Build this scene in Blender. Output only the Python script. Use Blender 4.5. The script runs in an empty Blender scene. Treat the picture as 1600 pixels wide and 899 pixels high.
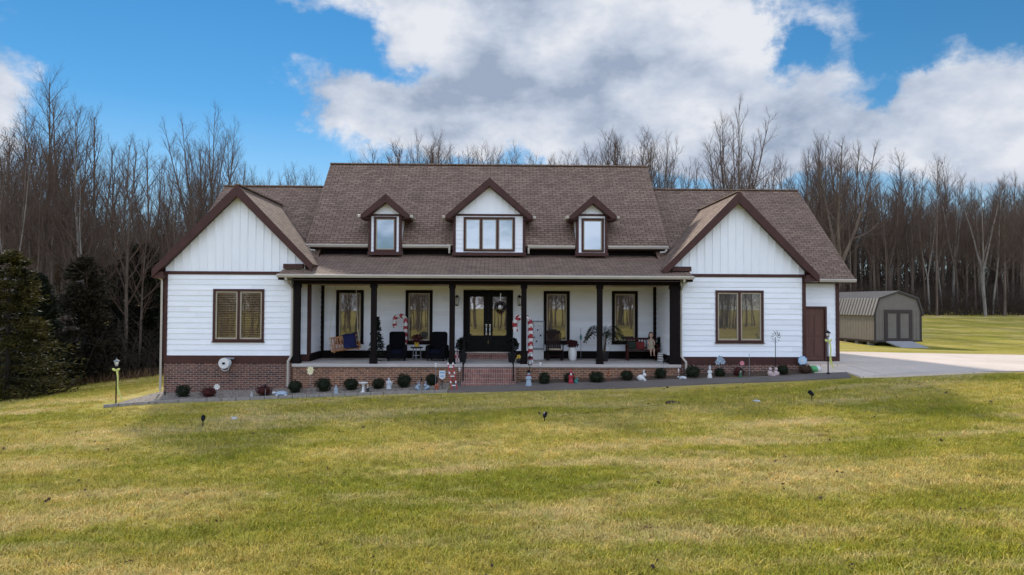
import bpy, math, random
import numpy as np
from mathutils import Vector, Matrix
R = math.radians
scene = bpy.context.scene
COL = scene.collection
random.seed(7)
# ------------------------------------------------------------------ camera
FPX = 1066.67                       # focal length in photo pixels (24 mm on 36 mm, 1600 px wide)
CAM = Vector((0.0, 0.0, 2.27))      # world: X along the facade, Y into depth, Z = 0 at the porch floor
_yaw, _pit, _rol = R(1.25), R(1.37), R(0.25)
_f = Vector((math.sin(_yaw)*math.cos(_pit), math.cos(_yaw)*math.cos(_pit), math.sin(_pit)))
_r = Vector((math.cos(_yaw), -math.sin(_yaw), 0)); _u = _r.cross(_f)
_r2 = _r*math.cos(_rol) + _u*math.sin(_rol); _u2 = -_r*math.sin(_rol) + _u*math.cos(_rol)
cd = bpy.data.cameras.new('camera'); cam = bpy.data.objects.new('camera', cd); COL.objects.link(cam)
cd.sensor_width = 36; cd.lens = 24; cd.clip_start = .1; cd.clip_end = 3000
cam.matrix_world = Matrix(((_r2.x,_u2.x,-_f.x,CAM.x),(_r2.y,_u2.y,-_f.y,CAM.y),(_r2.z,_u2.z,-_f.z,CAM.z),(0,0,0,1)))
scene.camera = cam
def ray(px, py): return _f*FPX + _r2*(px-800) - _u2*(py-449.5)
def P(px, py, Y):
    d = ray(px, py); return CAM + d*(Y/d.y)
def X(px, Y, py=475): return P(px, py, Y).x
def Z(px, py, Y): return P(px, py, Y).z
# ------------------------------------------------------------------ terrain
def _p(px, py, Y):
    v = P(px, py, Y); return (v.x, v.y, v.z)
_cp = [_p(258,629,24.2), _p(480,621,24.2), _p(715,613,24.2), _p(1000,606,24.2), _p(1250,596,24.2),
       _p(262,615,25.9), _p(456,607,25.9), _p(700,599,25.7), _p(850,596,25.7), _p(1060,589,25.7), _p(1250,583,25.9),
       _p(0,622,34), _p(100,607,38), _p(200,590,42), _p(258,580,44),
       (13,27,-.06),(16,30,-.04),(20,25,-.04),(22,31,-.06),(30,27,0.02),(14,36,-.05),(17.3,22.4,-.05),
       (26,47,-.55),(34,47,-.6),(45,47,-.5),(30,60,.2),(25,76,1.15),(60,76,1.2),
       (0,8,-1.35),(-10,8,-1.7),(10,8,-1.0),(0,16,-1.05),(-12,16,-1.5),(14,16,-.5),(0,0,-1.6),(-20,0,-2.5),(20,0,-.9),
       (0,-40,-2.2),(-40,-40,-3.5),(40,-40,-1.5),(0,38,-.6),(-12,40,-1.5),(0,75,1.0),(-40,75,-1.5),(-60,45,-3.6),
       (110,80,2),(-110,80,-2.5),(0,160,2),(160,160,7),(75,125,5.5),(20,125,4),(-160,160,1),(160,0,0),(-160,0,-4),(0,-160,-2),(160,-160,-2),(-160,-160,-4)]
_cp = np.array(_cp, float)
def _tps(r2): return np.where(r2 > 0, r2*np.log(np.maximum(r2, 1e-9)), 0)
_n = len(_cp); _s = .05
_d2 = ((_cp[:,None,:2]-_cp[None,:,:2])**2).sum(-1)*_s*_s
_A = np.zeros((_n+3,_n+3)); _A[:_n,:_n] = _tps(_d2)+np.eye(_n)*.02
_A[:_n,_n] = 1; _A[:_n,_n+1:] = _cp[:,:2]*_s; _A[_n:,:_n] = _A[:_n,_n:].T
_w = np.linalg.solve(_A, np.concatenate([_cp[:,2],[0,0,0]]))
def gz_arr(x, y):
    x = np.clip(x, -170, 170); y = np.clip(y, -170, 170)
    r2 = ((x[:,None]-_cp[None,:,0])**2+(y[:,None]-_cp[None,:,1])**2)*_s*_s
    return _tps(r2)@_w[:_n] + _w[_n] + _w[_n+1]*x*_s + _w[_n+2]*y*_s
def gz(x, y): return float(gz_arr(np.array([x],float), np.array([y],float))[0])
def G(px, py, y0=5):
    d = ray(px, py); d = d/d.y; ys = np.arange(y0, 130, .1)
    h = CAM.z + d.z*ys - gz_arr(d.x*ys, ys)
    k = int(np.argmax(h < 0)); y = ys[k]
    return Vector((d.x*y, y, gz(d.x*y, y)))
# ------------------------------------------------------------------ materials
def _nodes(name):
    m = bpy.data.materials.new(name); m.use_nodes = True
    nt = m.node_tree; return m, nt, nt.nodes['Principled BSDF']
def N(nt, typ, **kw):
    n = nt.nodes.new(typ)
    for k, v in kw.items():
        if k in n.inputs: n.inputs[k].default_value = v
        else: setattr(n, k, v)
    return n
def L(nt, a, b): nt.links.new(a, b)
def c4(c, k=1): return (c[0]*k, c[1]*k, c[2]*k, 1)
def mat(name, col, rough=.6, var=.25, scale=6, spec=.4, metal=0, bump=0, bscale=None, coord='Object', stretch=(1,1,1), wear=None, boards=False):
    """painted / natural surface: base colour broken up by two octaves of noise, a little roughness variation and bump"""
    m, nt, b = _nodes(name)
    tc = N(nt,'ShaderNodeTexCoord'); mp = N(nt,'ShaderNodeMapping'); mp.inputs['Scale'].default_value = stretch
    L(nt, tc.outputs[coord], mp.inputs[0])
    n1 = N(nt,'ShaderNodeTexNoise', Scale=scale, Detail=6, Roughness=.6); L(nt, mp.outputs[0], n1.inputs['Vector'])
    r = N(nt,'ShaderNodeValToRGB'); r.color_ramp.elements[0].position = .3; r.color_ramp.elements[1].position = .7
    r.color_ramp.elements[0].color = c4(col, 1-var); r.color_ramp.elements[1].color = c4(col, 1+var)
    L(nt, n1.outputs['Fac'], r.inputs[0]); out = r.outputs[0]
    if wear:
        n2 = N(nt,'ShaderNodeTexNoise', Scale=wear[2], Detail=8, Roughness=.65); L(nt, mp.outputs[0], n2.inputs['Vector'])
        r2 = N(nt,'ShaderNodeValToRGB'); r2.color_ramp.elements[0].position = wear[1]; r2.color_ramp.elements[1].position = wear[1]+.15
        L(nt, n2.outputs['Fac'], r2.inputs[0])
        mx = N(nt,'ShaderNodeMix', data_type='RGBA'); L(nt, r2.outputs[0], mx.inputs[0]); L(nt, out, mx.inputs[6]); mx.inputs[7].default_value = c4(wear[0]); out = mx.outputs[2]
    if boards:                                             # every board takes the paint a little differently
        g = N(nt,'ShaderNodeNewGeometry'); mr = N(nt,'ShaderNodeMapRange'); L(nt, g.outputs['Random Per Island'], mr.inputs[0]); mr.inputs[3].default_value = .93; mr.inputs[4].default_value = 1.03
        vs = N(nt,'ShaderNodeVectorMath', operation='SCALE'); L(nt, out, vs.inputs[0]); L(nt, mr.outputs[0], vs.inputs['Scale']); out = vs.outputs[0]
    L(nt, out, b.inputs['Base Color'])
    b.inputs['Roughness'].default_value = rough; b.inputs['Metallic'].default_value = metal; b.inputs['Specular IOR Level'].default_value = spec
    if bump:
        n3 = N(nt,'ShaderNodeTexNoise', Scale=bscale or scale*4, Detail=5); L(nt, mp.outputs[0], n3.inputs['Vector'])
        bp = N(nt,'ShaderNodeBump', Strength=bump, Distance=.02); L(nt, n3.outputs['Fac'], bp.inputs['Height']); L(nt, bp.outputs[0], b.inputs['Normal'])
    return m
def brick_mat(name, c1, c2, mortar, bw, rh, ms, rough=.85, tint=None, var=.3, offset=.5, nscale=.6, bump=.5, fine=.21):
    m, nt, b = _nodes(name)
    uv = N(nt,'ShaderNodeTexCoord')
    br = N(nt,'ShaderNodeTexBrick', offset=offset); L(nt, uv.outputs['UV'], br.inputs['Vector'])
    for k, v in (('Color1',c4(c1)),('Color2',c4(c2)),('Mortar',c4(mortar)),('Scale',1),('Mortar Size',ms),('Brick Width',bw),('Row Height',rh),('Bias',0),('Mortar Smooth',.2)): br.inputs[k].default_value = v
    n1 = N(nt,'ShaderNodeTexNoise', Scale=nscale, Detail=7, Roughness=.65); L(nt, uv.outputs['Object'], n1.inputs['Vector'])
    r = N(nt,'ShaderNodeValToRGB'); r.color_ramp.elements[0].position = .3; r.color_ramp.elements[1].position = .7
    t = tint or (1,1,1); r.color_ramp.elements[0].color = c4((1-var,)*3); r.color_ramp.elements[1].color = c4(t, 1+var)
    L(nt, n1.outputs['Fac'], r.inputs[0])
    n2 = N(nt,'ShaderNodeTexNoise', Scale=9, Detail=4); L(nt, uv.outputs['Object'], n2.inputs['Vector'])
    r2 = N(nt,'ShaderNodeValToRGB'); r2.color_ramp.elements[0].position = .3; r2.color_ramp.elements[1].position = .7
    r2.color_ramp.elements[0].color = c4((1-fine,)*3); r2.color_ramp.elements[1].color = c4((1+fine,)*3); L(nt, n2.outputs['Fac'], r2.inputs[0])
    mx = N(nt,'ShaderNodeMix', data_type='RGBA', blend_type='MULTIPLY'); mx.inputs[0].default_value = 1; L(nt, br.outputs['Color'], mx.inputs[6]); L(nt, r.outputs[0], mx.inputs[7])
    m2 = N(nt,'ShaderNodeMix', data_type='RGBA', blend_type='MULTIPLY'); m2.inputs[0].default_value = 1; L(nt, mx.outputs[2], m2.inputs[6]); L(nt, r2.outputs[0], m2.inputs[7])
    L(nt, m2.outputs[2], b.inputs['Base Color']); b.inputs['Roughness'].default_value = rough; b.inputs['Specular IOR Level'].default_value = .25
    bp = N(nt,'ShaderNodeBump', Strength=bump, Distance=.01, invert=True); L(nt, br.outputs['Fac'], bp.inputs['Height']); L(nt, bp.outputs[0], b.inputs['Normal'])
    return m
def shingle_mat(name, c1, c2, gap):
    return brick_mat(name, c1, c2, gap, .33, .135, .013, rough=.9, var=.10, nscale=1.3, bump=.8)
def foliage_mat(name, col, var=.45, scale=2.2, rough=.6, trans=.15, hue=(1.0,1.0,1.0)):
    m, nt, b = _nodes(name)
    g = N(nt,'ShaderNodeNewGeometry'); n1 = N(nt,'ShaderNodeTexNoise', Scale=scale, Detail=5); L(nt, g.outputs['Position'], n1.inputs['Vector'])
    ad = N(nt,'ShaderNodeMath', operation='MULTIPLY_ADD'); L(nt, g.outputs['Random Per Island'], ad.inputs[0]); ad.inputs[1].default_value = .5
    L(nt, n1.outputs['Fac'], ad.inputs[2])
    r = N(nt,'ShaderNodeValToRGB'); r.color_ramp.elements[0].position = .4; r.color_ramp.elements[1].position = 1.1 if False else 1.0
    r.color_ramp.elements[0].color = c4(col, 1-var); h = (col[0]*hue[0], col[1]*hue[1], col[2]*hue[2]); r.color_ramp.elements[1].color = c4(h, 1+var)
    L(nt, ad.outputs[0], r.inputs[0]); L(nt, r.outputs[0], b.inputs['Base Color']); b.inputs['Roughness'].default_value = rough
    b.inputs['Specular IOR Level'].default_value = .2
    if trans:
        tr = N(nt,'ShaderNodeBsdfTranslucent'); L(nt, r.outputs[0], tr.inputs[0]); ms = N(nt,'ShaderNodeMixShader'); ms.inputs[0].default_value = trans
        L(nt, b.outputs[0], ms.inputs[1]); L(nt, tr.outputs[0], ms.inputs[2]); L(nt, ms.outputs[0], nt.nodes['Material Output'].inputs[0])
    return m
def glass_mat(name, refl=.35, body=(.012,.012,.012), see=.0, wob=.0009, wscale=1.2):
    """coated window glass: mirror layer with slight waviness over a dark room (or clear, where blinds show)"""
    m, nt, b = _nodes(name); b.inputs['Base Color'].default_value = c4(body); b.inputs['Roughness'].default_value = .5
    gl = N(nt,'ShaderNodeBsdfGlossy', Roughness=.015); gl.inputs['Color'].default_value = (1.0,.94,.87,1) if 'dormer' not in name else (.88,.96,1.0,1)
    tc = N(nt,'ShaderNodeTexCoord'); n1 = N(nt,'ShaderNodeTexNoise', Scale=wscale, Detail=1); L(nt, tc.outputs['Object'], n1.inputs['Vector'])
    bp = N(nt,'ShaderNodeBump', Strength=1, Distance=wob); L(nt, n1.outputs['Fac'], bp.inputs['Height']); L(nt, bp.outputs[0], gl.inputs['Normal'])
    base = b.outputs[0]
    if see:
        t = N(nt,'ShaderNodeBsdfTransparent'); t.inputs[0].default_value = (.97,.93,.88,1); base = t.outputs[0]
    fr = N(nt,'ShaderNodeFresnel', IOR=1.5); ad = N(nt,'ShaderNodeMath', operation='ADD', use_clamp=True); L(nt, fr.outputs[0], ad.inputs[0]); ad.inputs[1].default_value = refl
    ms = N(nt,'ShaderNodeMixShader'); L(nt, ad.outputs[0], ms.inputs[0]); L(nt, base, ms.inputs[1]); L(nt, gl.outputs[0], ms.inputs[2])
    L(nt, ms.outputs[0], nt.nodes['Material Output'].inputs[0]); return m
M = dict(
 white=mat('white siding paint', (.785,.805,.84), .55, .035, 1.3, bump=.05, bscale=30, stretch=(1,1,3), wear=((.66,.66,.66),.70,2.2), boards=True),
 batten=mat('white board paint', (.785,.805,.84), .5, .04, 1.5, stretch=(1,1,.3), wear=((.68,.68,.68),.68,3)),
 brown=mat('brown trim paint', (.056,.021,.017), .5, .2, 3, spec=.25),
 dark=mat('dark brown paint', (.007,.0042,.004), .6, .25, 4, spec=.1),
 tan=mat('tan window sash', (.36,.31,.23), .45, .06, 5),
 gutter=mat('tan gutter metal', (.40,.36,.30), .4, .08, 2, spec=.5),
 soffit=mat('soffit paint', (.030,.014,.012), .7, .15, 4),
 shingle=shingle_mat('brown shingles', (.262,.178,.130), (.176,.116,.085), (.050,.032,.026)),
 brick=brick_mat('red brick', (.17,.066,.042), (.070,.032,.027), (.27,.22,.185), .215, .078, .011, var=.22),
 brick2=brick_mat('porch brick', (.25,.108,.056), (.12,.053,.035), (.29,.235,.185), .215, .078, .011, var=.25, tint=(1.06,.97,.88)),
 stepbrick=brick_mat('rowlock brick', (.27,.115,.085), (.16,.068,.056), (.30,.22,.19), .085, .16, .012, var=.2, offset=0),
 slab=mat('porch concrete', (.42,.38,.35), .85, .12, 1.2, bump=.15),
 walk=mat('walkway concrete', (.135,.112,.098), .85, .16, .7, bump=.2, wear=((.092,.078,.068),.55,1.6)),
 drive=brick_mat('driveway concrete', (.62,.515,.425), (.59,.49,.405), (.26,.22,.19), 3.4, 3.4, .014, var=.10, offset=0, nscale=.5, bump=.3, fine=.06),
 ceil=mat('pine ceiling', (.42,.26,.11), .5, .25, 1.5, stretch=(.3,8,1)),
 door=mat('black door paint', (.005,.0045,.0045), .5, .2, 4, spec=.12),
 sidedoor=mat('brown side door', (.088,.034,.022), .5, .25, 2, stretch=(6,6,.5)),
 iron=mat('black iron', (.006,.006,.007), .5, .3, 10, spec=.15),
 chrome=mat('satin metal', (.55,.54,.52), .3, .1, 8, metal=1),
 glass=glass_mat('porch glass', .18, (.016,.014,.010)),
 glassd=glass_mat('dormer glass', .27, (.02,.025,.03)),
 glassw=glass_mat('wing glass', .18, (.012,.014,.012)),
 glassc=glass_mat('clear glass', .015, see=1),
 room=mat('dark room', (.03,.025,.018), .9, .2, 2),
 blind=mat('blind slats', (.30,.265,.20), .6, .1, 4),
 bulb=mat('frosted lamp glass', (.75,.72,.66), .3, .05, 4),
)
# ------------------------------------------------------------------ mesh builder
class MB:
    def __init__(s, off=(0,0,0)): s.v = []; s.f = []; s.mi = []; s.isl = []; s.o = Vector(off)
    def add(s, vs, fs, mi=0):
        s.isl.append((len(s.v), len(s.f))); b = len(s.v); s.v += [Vector(v) for v in vs]; s.f += [[i+b for i in f] for f in fs]; s.mi += [mi]*len(fs); return s
    def box(s, x0, x1, y0, y1, z0, z1, mi=0):
        return s.add([(x0,y0,z0),(x1,y0,z0),(x1,y1,z0),(x0,y1,z0),(x0,y0,z1),(x1,y0,z1),(x1,y1,z1),(x0,y1,z1)],
              [(0,3,2,1),(4,5,6,7),(0,1,5,4),(1,2,6,5),(2,3,7,6),(3,0,4,7)], mi)
    def obox(s, c, size, rot=None, mi=0):
        rot = rot or Matrix.Identity(3); c = Vector(c); h = [k/2 for k in size]
        vs = [c + rot @ Vector((h[0]*a, h[1]*b, h[2]*d)) for d in (-1,1) for a,b in ((-1,-1),(1,-1),(1,1),(-1,1))]
        return s.add(vs, [(0,3,2,1),(4,5,6,7),(0,1,5,4),(1,2,6,5),(2,3,7,6),(3,0,4,7)], mi)
    def bar(s, a, b, w, t=None, mi=0):
        a, b = Vector(a), Vector(b); d = b-a; q = d.to_track_quat('Z','Y').to_matrix(); t = t or w
        return s.obox((a+b)/2, (w, t, d.length), q, mi)
    def ext(s, pts, vec, mi=0):
        n = len(pts); pts = [Vector(p) for p in pts]; vec = Vector(vec)
        return s.add(pts + [p+vec for p in pts], [tuple(range(n))[::-1], tuple(range(n,2*n))] + [(i,(i+1)%n,n+(i+1)%n,n+i) for i in range(n)], mi)
    def tube(s, pts, rad, n=8, mi=0, cap=True):
        pts = [Vector(p) for p in pts]; k = len(pts)
        if not hasattr(rad,'__len__'): rad = [rad]*k
        vs = []; prev = None
        for i, p in enumerate(pts):
            d = (pts[min(i+1,k-1)]-pts[max(i-1,0)]); d = d.normalized() if d.length > 1e-9 else Vector((0,0,1))
            if prev is None: a = d.orthogonal().normalized()
            else:
                a = prev - d*prev.dot(d); a = a.normalized() if a.length > 1e-6 else d.orthogonal().normalized()
            prev = a; b = d.cross(a)
            for j in range(n):
                t = 2*math.pi*j/n; vs.append(p + (a*math.cos(t)+b*math.sin(t))*rad[i])
        fs = [(i*n+j, i*n+(j+1)%n, (i+1)*n+(j+1)%n, (i+1)*n+j) for i in range(k-1) for j in range(n)]
        if cap: fs += [tuple(range(n))[::-1], tuple((k-1)*n+j for j in range(n))]
        return s.add(vs, fs, mi)
    def lathe(s, prof, c=(0,0,0), n=14, mi=0, sx=1, sy=1):
        c = Vector(c)
        vs = [c+Vector((r*sx*math.cos(2*math.pi*j/n), r*sy*math.sin(2*math.pi*j/n), z)) for r,z in prof for j in range(n)]; k = len(prof)
        fs = [(i*n+j, i*n+(j+1)%n, (i+1)*n+(j+1)%n, (i+1)*n+j) for i in range(k-1) for j in range(n)]
        fs += [tuple(range(n))[::-1], tuple((k-1)*n+j for j in range(n))]
        return s.add(vs, fs, mi)
    def ball(s, c, r, n=12, mi=0, rot=None):
        if not hasattr(r,'__len__'): r = (r,r,r)
        c = Vector(c); h = max(4,n//2); vs = []; rot = rot or Matrix.Identity(3)
        for i in range(1,h):
            a = math.pi*i/h
            for j in range(n):
                t = 2*math.pi*j/n; vs.append(c + rot @ Vector((r[0]*math.sin(a)*math.cos(t), r[1]*math.sin(a)*math.sin(t), r[2]*math.cos(a))))
        vs += [c+rot@Vector((0,0,r[2])), c+rot@Vector((0,0,-r[2]))]; T = len(vs)-2
        fs = [(i*n+j,(i+1)*n+j,(i+1)*n+(j+1)%n,i*n+(j+1)%n) for i in range(h-2) for j in range(n)]
        fs += [(T,j,(j+1)%n) for j in range(n)] + [(T+1,(h-2)*n+(j+1)%n,(h-2)*n+j) for j in range(n)]
        return s.add(vs, fs, mi)
    def leaf(s, p, d, ln, w, mi=0, side=None):
        p = Vector(p); d = Vector(d).normalized(); a = (side or Vector((random.uniform(-1,1),random.uniform(-1,1),random.uniform(-1,1)))).cross(d)
        a = a.normalized()*w*.5 if a.length > 1e-5 else d.orthogonal().normalized()*w*.5
        return s.add([p, p+d*ln*.5+a, p+d*ln, p+d*ln*.5-a], [(0,1,2,3)], mi)
    def build_each(s, name, mats, parent=None, **kw):
        """one object per piece added"""
        ends = s.isl[1:] + [(len(s.v), len(s.f))]
        for (v0,f0),(v1,f1) in zip(s.isl, ends):
            p = MB(s.o); p.v = s.v[v0:v1]; p.f = [[i-v0 for i in f] for f in s.f[f0:f1]]; p.mi = s.mi[f0:f1]; p.build(name, mats, parent, **kw)
    def build(s, name, mats, parent=None, smooth=False, bevel=0, uv=True, label=None):
        me = bpy.data.meshes.new(name); o = s.o
        me.from_pydata([(v.x-o.x, v.y-o.y, v.z-o.z) for v in s.v], [], s.f)
        for m in (mats if isinstance(mats,(list,tuple)) else [mats]): me.materials.append(M[m] if isinstance(m,str) else m)
        me.polygons.foreach_set('material_index', s.mi)
        if smooth: me.polygons.foreach_set('use_smooth', [True]*len(s.f))
        me.update()
        if uv:                                             # metric UVs: u along the horizontal of the face, v up its slope
            ul = me.uv_layers.new(name='UVMap').data; zz = Vector((0,0,1))
            for p in me.polygons:
                n = p.normal
                if abs(n.z) > .98: t, b = Vector((1,0,0)), Vector((0,1,0))
                else: t = zz.cross(n).normalized(); b = n.cross(t)
                for li in p.loop_indices:
                    co = s.v[me.loops[li].vertex_index]; ul[li].uv = (co.dot(t), co.dot(b))
        ob = bpy.data.objects.new(name, me); COL.objects.link(ob)
        if parent: ob.parent = parent
        else: ob.location = o
        if bevel:
            bm = ob.modifiers.new('bevel','BEVEL'); bm.width = bevel; bm.segments = 2; bm.limit_method = 'ANGLE'
        if label: ob['label'] = label
        return ob
def tag(o, label=None, cat=None, group=None, kind=None):
    for k, v in (('label',label),('category',cat),('group',group),('kind',kind)):
        if v: o[k] = v
    return o
def thing(name, label, cat, loc, group=None, rz=0):
    o = bpy.data.objects.new(name, None); COL.objects.link(o); o.location = loc; o.rotation_euler = (0,0,rz); o.empty_display_size = .2
    return tag(o, label, cat, group)
def copy_thing(o, loc, rz=0, sc=1, label=None, group=None):
    def rec(a, par):
        c = a.copy(); COL.objects.link(c)
        if par: c.parent = par
        for ch in a.children: rec(ch, c)
        return c
    c = rec(o, None); c.location = loc; c.rotation_euler = (0,0,rz); c.scale = (sc,sc,sc) if not hasattr(sc,'__len__') else sc
    return tag(c, label, None, group)
# ------------------------------------------------------------------ render, sun, sky
scene.view_settings.view_transform = 'Standard'; scene.view_settings.look = 'None'; scene.view_settings.gamma = 1
scene.view_settings.use_curve_mapping = False; scene.view_settings.exposure = 0.27
SUN_A, SUN_E = R(20), R(36)                                  # behind the house, a little to the left
sdir = Vector((-math.sin(SUN_A)*math.cos(SUN_E), math.cos(SUN_A)*math.cos(SUN_E), math.sin(SUN_E)))
sl = bpy.data.lights.new('sun','SUN'); so = bpy.data.objects.new('sun', sl); COL.objects.link(so)
sl.energy = 3.9; sl.angle = R(4); sl.color = (1,.93,.82); so.rotation_euler = sdir.to_track_quat('Z','Y').to_euler(); so.location = (-20,60,50)
W = bpy.data.worlds.new('World'); scene.world = W; W.use_nodes = True; nt = W.node_tree; bg = nt.nodes['Background']
SKY = .1; bg.inputs['Strength'].default_value = SKY
sky = N(nt,'ShaderNodeTexSky', sky_type='NISHITA', sun_disc=False); sky.sun_elevation = SUN_E; sky.sun_rotation = 2*math.pi-SUN_A
sky.air_density = 1.0; sky.dust_density = 0.0; sky.ozone_density = 4.0; sky.altitude = 200
tc = N(nt,'ShaderNodeTexCoord'); sep = N(nt,'ShaderNodeSeparateXYZ'); L(nt, tc.outputs['Generated'], sep.inputs[0])
def mth(op, a, b=None, c=None, clamp=False):
    n = N(nt,'ShaderNodeMath', operation=op, use_clamp=clamp)
    for i, v in enumerate((a,b,c)):
        if v is None: continue
        if isinstance(v,(int,float)): n.inputs[i].default_value = v
        else: L(nt, v, n.inputs[i])
    return n.outputs[0]
yy = mth('MAXIMUM', sep.outputs[1], .04); U = mth('DIVIDE', sep.outputs[0], yy); V = mth('DIVIDE', sep.outputs[2], yy)
cmb = N(nt,'ShaderNodeCombineXYZ'); L(nt, U, cmb.inputs[0]); L(nt, V, cmb.inputs[1])
nw = N(nt,'ShaderNodeTexNoise', Scale=5.5, Detail=7, Roughness=.62); L(nt, tc.outputs['Generated'], nw.inputs['Vector'])
wa = N(nt,'ShaderNodeVectorMath', operation='MULTIPLY_ADD'); L(nt, nw.outputs['Color'], wa.inputs[0]); wa.inputs[1].default_value = (.26,.20,0); L(nt, cmb.outputs[0], wa.inputs[2])
wv = N(nt,'ShaderNodeVectorMath', operation='SUBTRACT'); L(nt, wa.outputs[0], wv.inputs[0]); wv.inputs[1].default_value = (.13,.10,0)
def blobs(lst):
    tot = None
    for px, py, rx, ry, amp in lst:
        d = ray(px, py); c = (d.x/d.y, d.z/d.y, 0)
        s = N(nt,'ShaderNodeVectorMath', operation='SUBTRACT'); L(nt, wv.outputs[0], s.inputs[0]); s.inputs[1].default_value = c
        k = N(nt,'ShaderNodeVectorMath', operation='MULTIPLY'); L(nt, s.outputs[0], k.inputs[0]); k.inputs[1].default_value = (FPX/rx, FPX/ry, 0)
        q = N(nt,'ShaderNodeVectorMath', operation='DOT_PRODUCT'); L(nt, k.outputs[0], q.inputs[0]); L(nt, k.outputs[0], q.inputs[1])
        e = mth('MULTIPLY', mth('POWER', 2.718, mth('MULTIPLY', q.outputs['Value'], -1.0)), float(amp))
        tot = e if tot is None else mth('ADD', tot, e)
    return tot
front = blobs([(15,150,75,75,1.2),(-40,120,90,110,1.0),(830,-40,330,110,1.5),(760,70,210,80,1.1),(960,95,190,75,1.2),(560,165,140,38,1.1),(460,120,50,35,.55),(650,175,170,45,.9),
   (800,165,210,60,1.1),(1130,150,170,70,1.2),(1000,215,330,45,1.0),(1290,105,60,55,.8),(1300,205,220,55,1.1),(1520,120,130,60,1.2),(1500,205,190,50,1.0),
   (1640,160,120,90,1),(1130,30,110,40,.9),(780,225,230,25,.6),(1560,250,220,40,1.0),(1120,15,120,40,.5),(1450,130,60,30,.5),(1250,240,250,30,.8),(1000,235,420,30,.5),(620,215,120,25,.4),(450,10,60,25,.6),(1400,50,90,25,.5),(1420,130,90,25,.75),(1310,30,60,25,.5),(1000,-300,700,170,.8),(1000,255,500,30,.45),
   (545,55,60,40,-.9),(640,112,60,30,-.8),(450,190,40,60,-.4),(1235,75,50,60,-1.3),(1375,80,75,65,-1.15),(1385,165,22,35,-.9),(1480,20,120,30,-.6),(690,60,40,40,.25),(1560,30,70,25,-.45),(300,140,170,170,-1.2),(380,235,170,45,-.6)])
dark = blobs([(800,150,240,38,.85),(690,185,140,28,.45),(1000,200,220,26,.4),(1330,230,220,26,.45),(1520,190,150,30,.4),(850,5,140,20,.25),(1540,285,160,25,.3),(560,190,120,22,.25),(20,200,80,25,.3)])
# shape noise and emboss (lit tops, greyer bases)
mp = N(nt,'ShaderNodeMapping'); mp.inputs['Scale'].default_value = (1,1,1.7); L(nt, tc.outputs['Generated'], mp.inputs[0])
n1 = N(nt,'ShaderNodeTexNoise', Scale=5.2, Detail=11, Roughness=.63); L(nt, mp.outputs[0], n1.inputs['Vector'])
mp2 = N(nt,'ShaderNodeMapping'); mp2.inputs['Scale'].default_value = (1,1,1.7); mp2.inputs['Location'].default_value = (-.03,0,.10); L(nt, tc.outputs['Generated'], mp2.inputs[0])
n2 = N(nt,'ShaderNodeTexNoise', Scale=5.2, Detail=5, Roughness=.58); L(nt, mp2.outputs[0], n2.inputs['Vector'])
n0 = N(nt,'ShaderNodeTexNoise', Scale=5.2, Detail=5, Roughness=.58); L(nt, mp.outputs[0], n0.inputs['Vector'])
nb = N(nt,'ShaderNodeTexNoise', Scale=1.8, Detail=4, Roughness=.55); L(nt, mp.outputs[0], nb.inputs['Vector'])
rear = N(nt,'ShaderNodeMapRange', interpolation_type='SMOOTHSTEP'); L(nt, sep.outputs[1], rear.inputs[0])
for k, v in zip((1,2,3,4), (.35,-.25,0,1)): rear.inputs[k].default_value = v
dens = mth('ADD', mth('MULTIPLY', front, .82), mth('MULTIPLY_ADD', mth('SUBTRACT', n1.outputs['Fac'], .5), 3.4, mth('MULTIPLY', rear.outputs[0], mth('MULTIPLY_ADD', nb.outputs['Fac'], 2.0, -.25))))
mk = N(nt,'ShaderNodeMapRange', interpolation_type='SMOOTHSTEP'); L(nt, dens, mk.inputs[0]); mk.inputs[1].default_value = .10; mk.inputs[2].default_value = 1.0
core = N(nt,'ShaderNodeMapRange', interpolation_type='SMOOTHSTEP'); L(nt, dens, core.inputs[0])
for k, v in zip((1,2,3,4), (.5,2.0,.0,.22)): core.inputs[k].default_value = v
sh = mth('ADD', mth('MULTIPLY_ADD', mth('SUBTRACT', n0.outputs['Fac'], n2.outputs['Fac']), 2.9, .77), mth('SUBTRACT', mth('MULTIPLY', dark, -.30), core.outputs[0]), clamp=True)
cr = N(nt,'ShaderNodeValToRGB'); L(nt, sh, cr.inputs[0])
cr.color_ramp.elements[0].position = 0; cr.color_ramp.elements[0].color = (2.8,3.4,4.5,1); cr.color_ramp.elements[1].position = 1; cr.color_ramp.elements[1].color = (6.6,6.8,7.3,1)
e = cr.color_ramp.elements.new(.45); e.color = (4.5,5.05,6.05,1)
# unseen clouds behind the camera, added and brightened to fill the shaded front
rb = mth('MULTIPLY_ADD', rear.outputs[0], 1.5, 1.0)
cb = N(nt,'ShaderNodeVectorMath', operation='SCALE'); tint = N(nt,'ShaderNodeMix', data_type='RGBA'); L(nt, rear.outputs[0], tint.inputs[0]); tint.inputs[6].default_value = (1,1,1,1); tint.inputs[7].default_value = (.90,.97,1.10,1)
ct = N(nt,'ShaderNodeVectorMath', operation='MULTIPLY'); L(nt, cr.outputs[0], ct.inputs[0]); L(nt, tint.outputs[2], ct.inputs[1]); L(nt, ct.outputs[0], cb.inputs[0]); L(nt, rb, cb.inputs['Scale'])
hs = N(nt,'ShaderNodeHueSaturation', Hue=.492, Saturation=1.26, Value=.84); L(nt, sky.outputs[0], hs.inputs['Color'])
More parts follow.
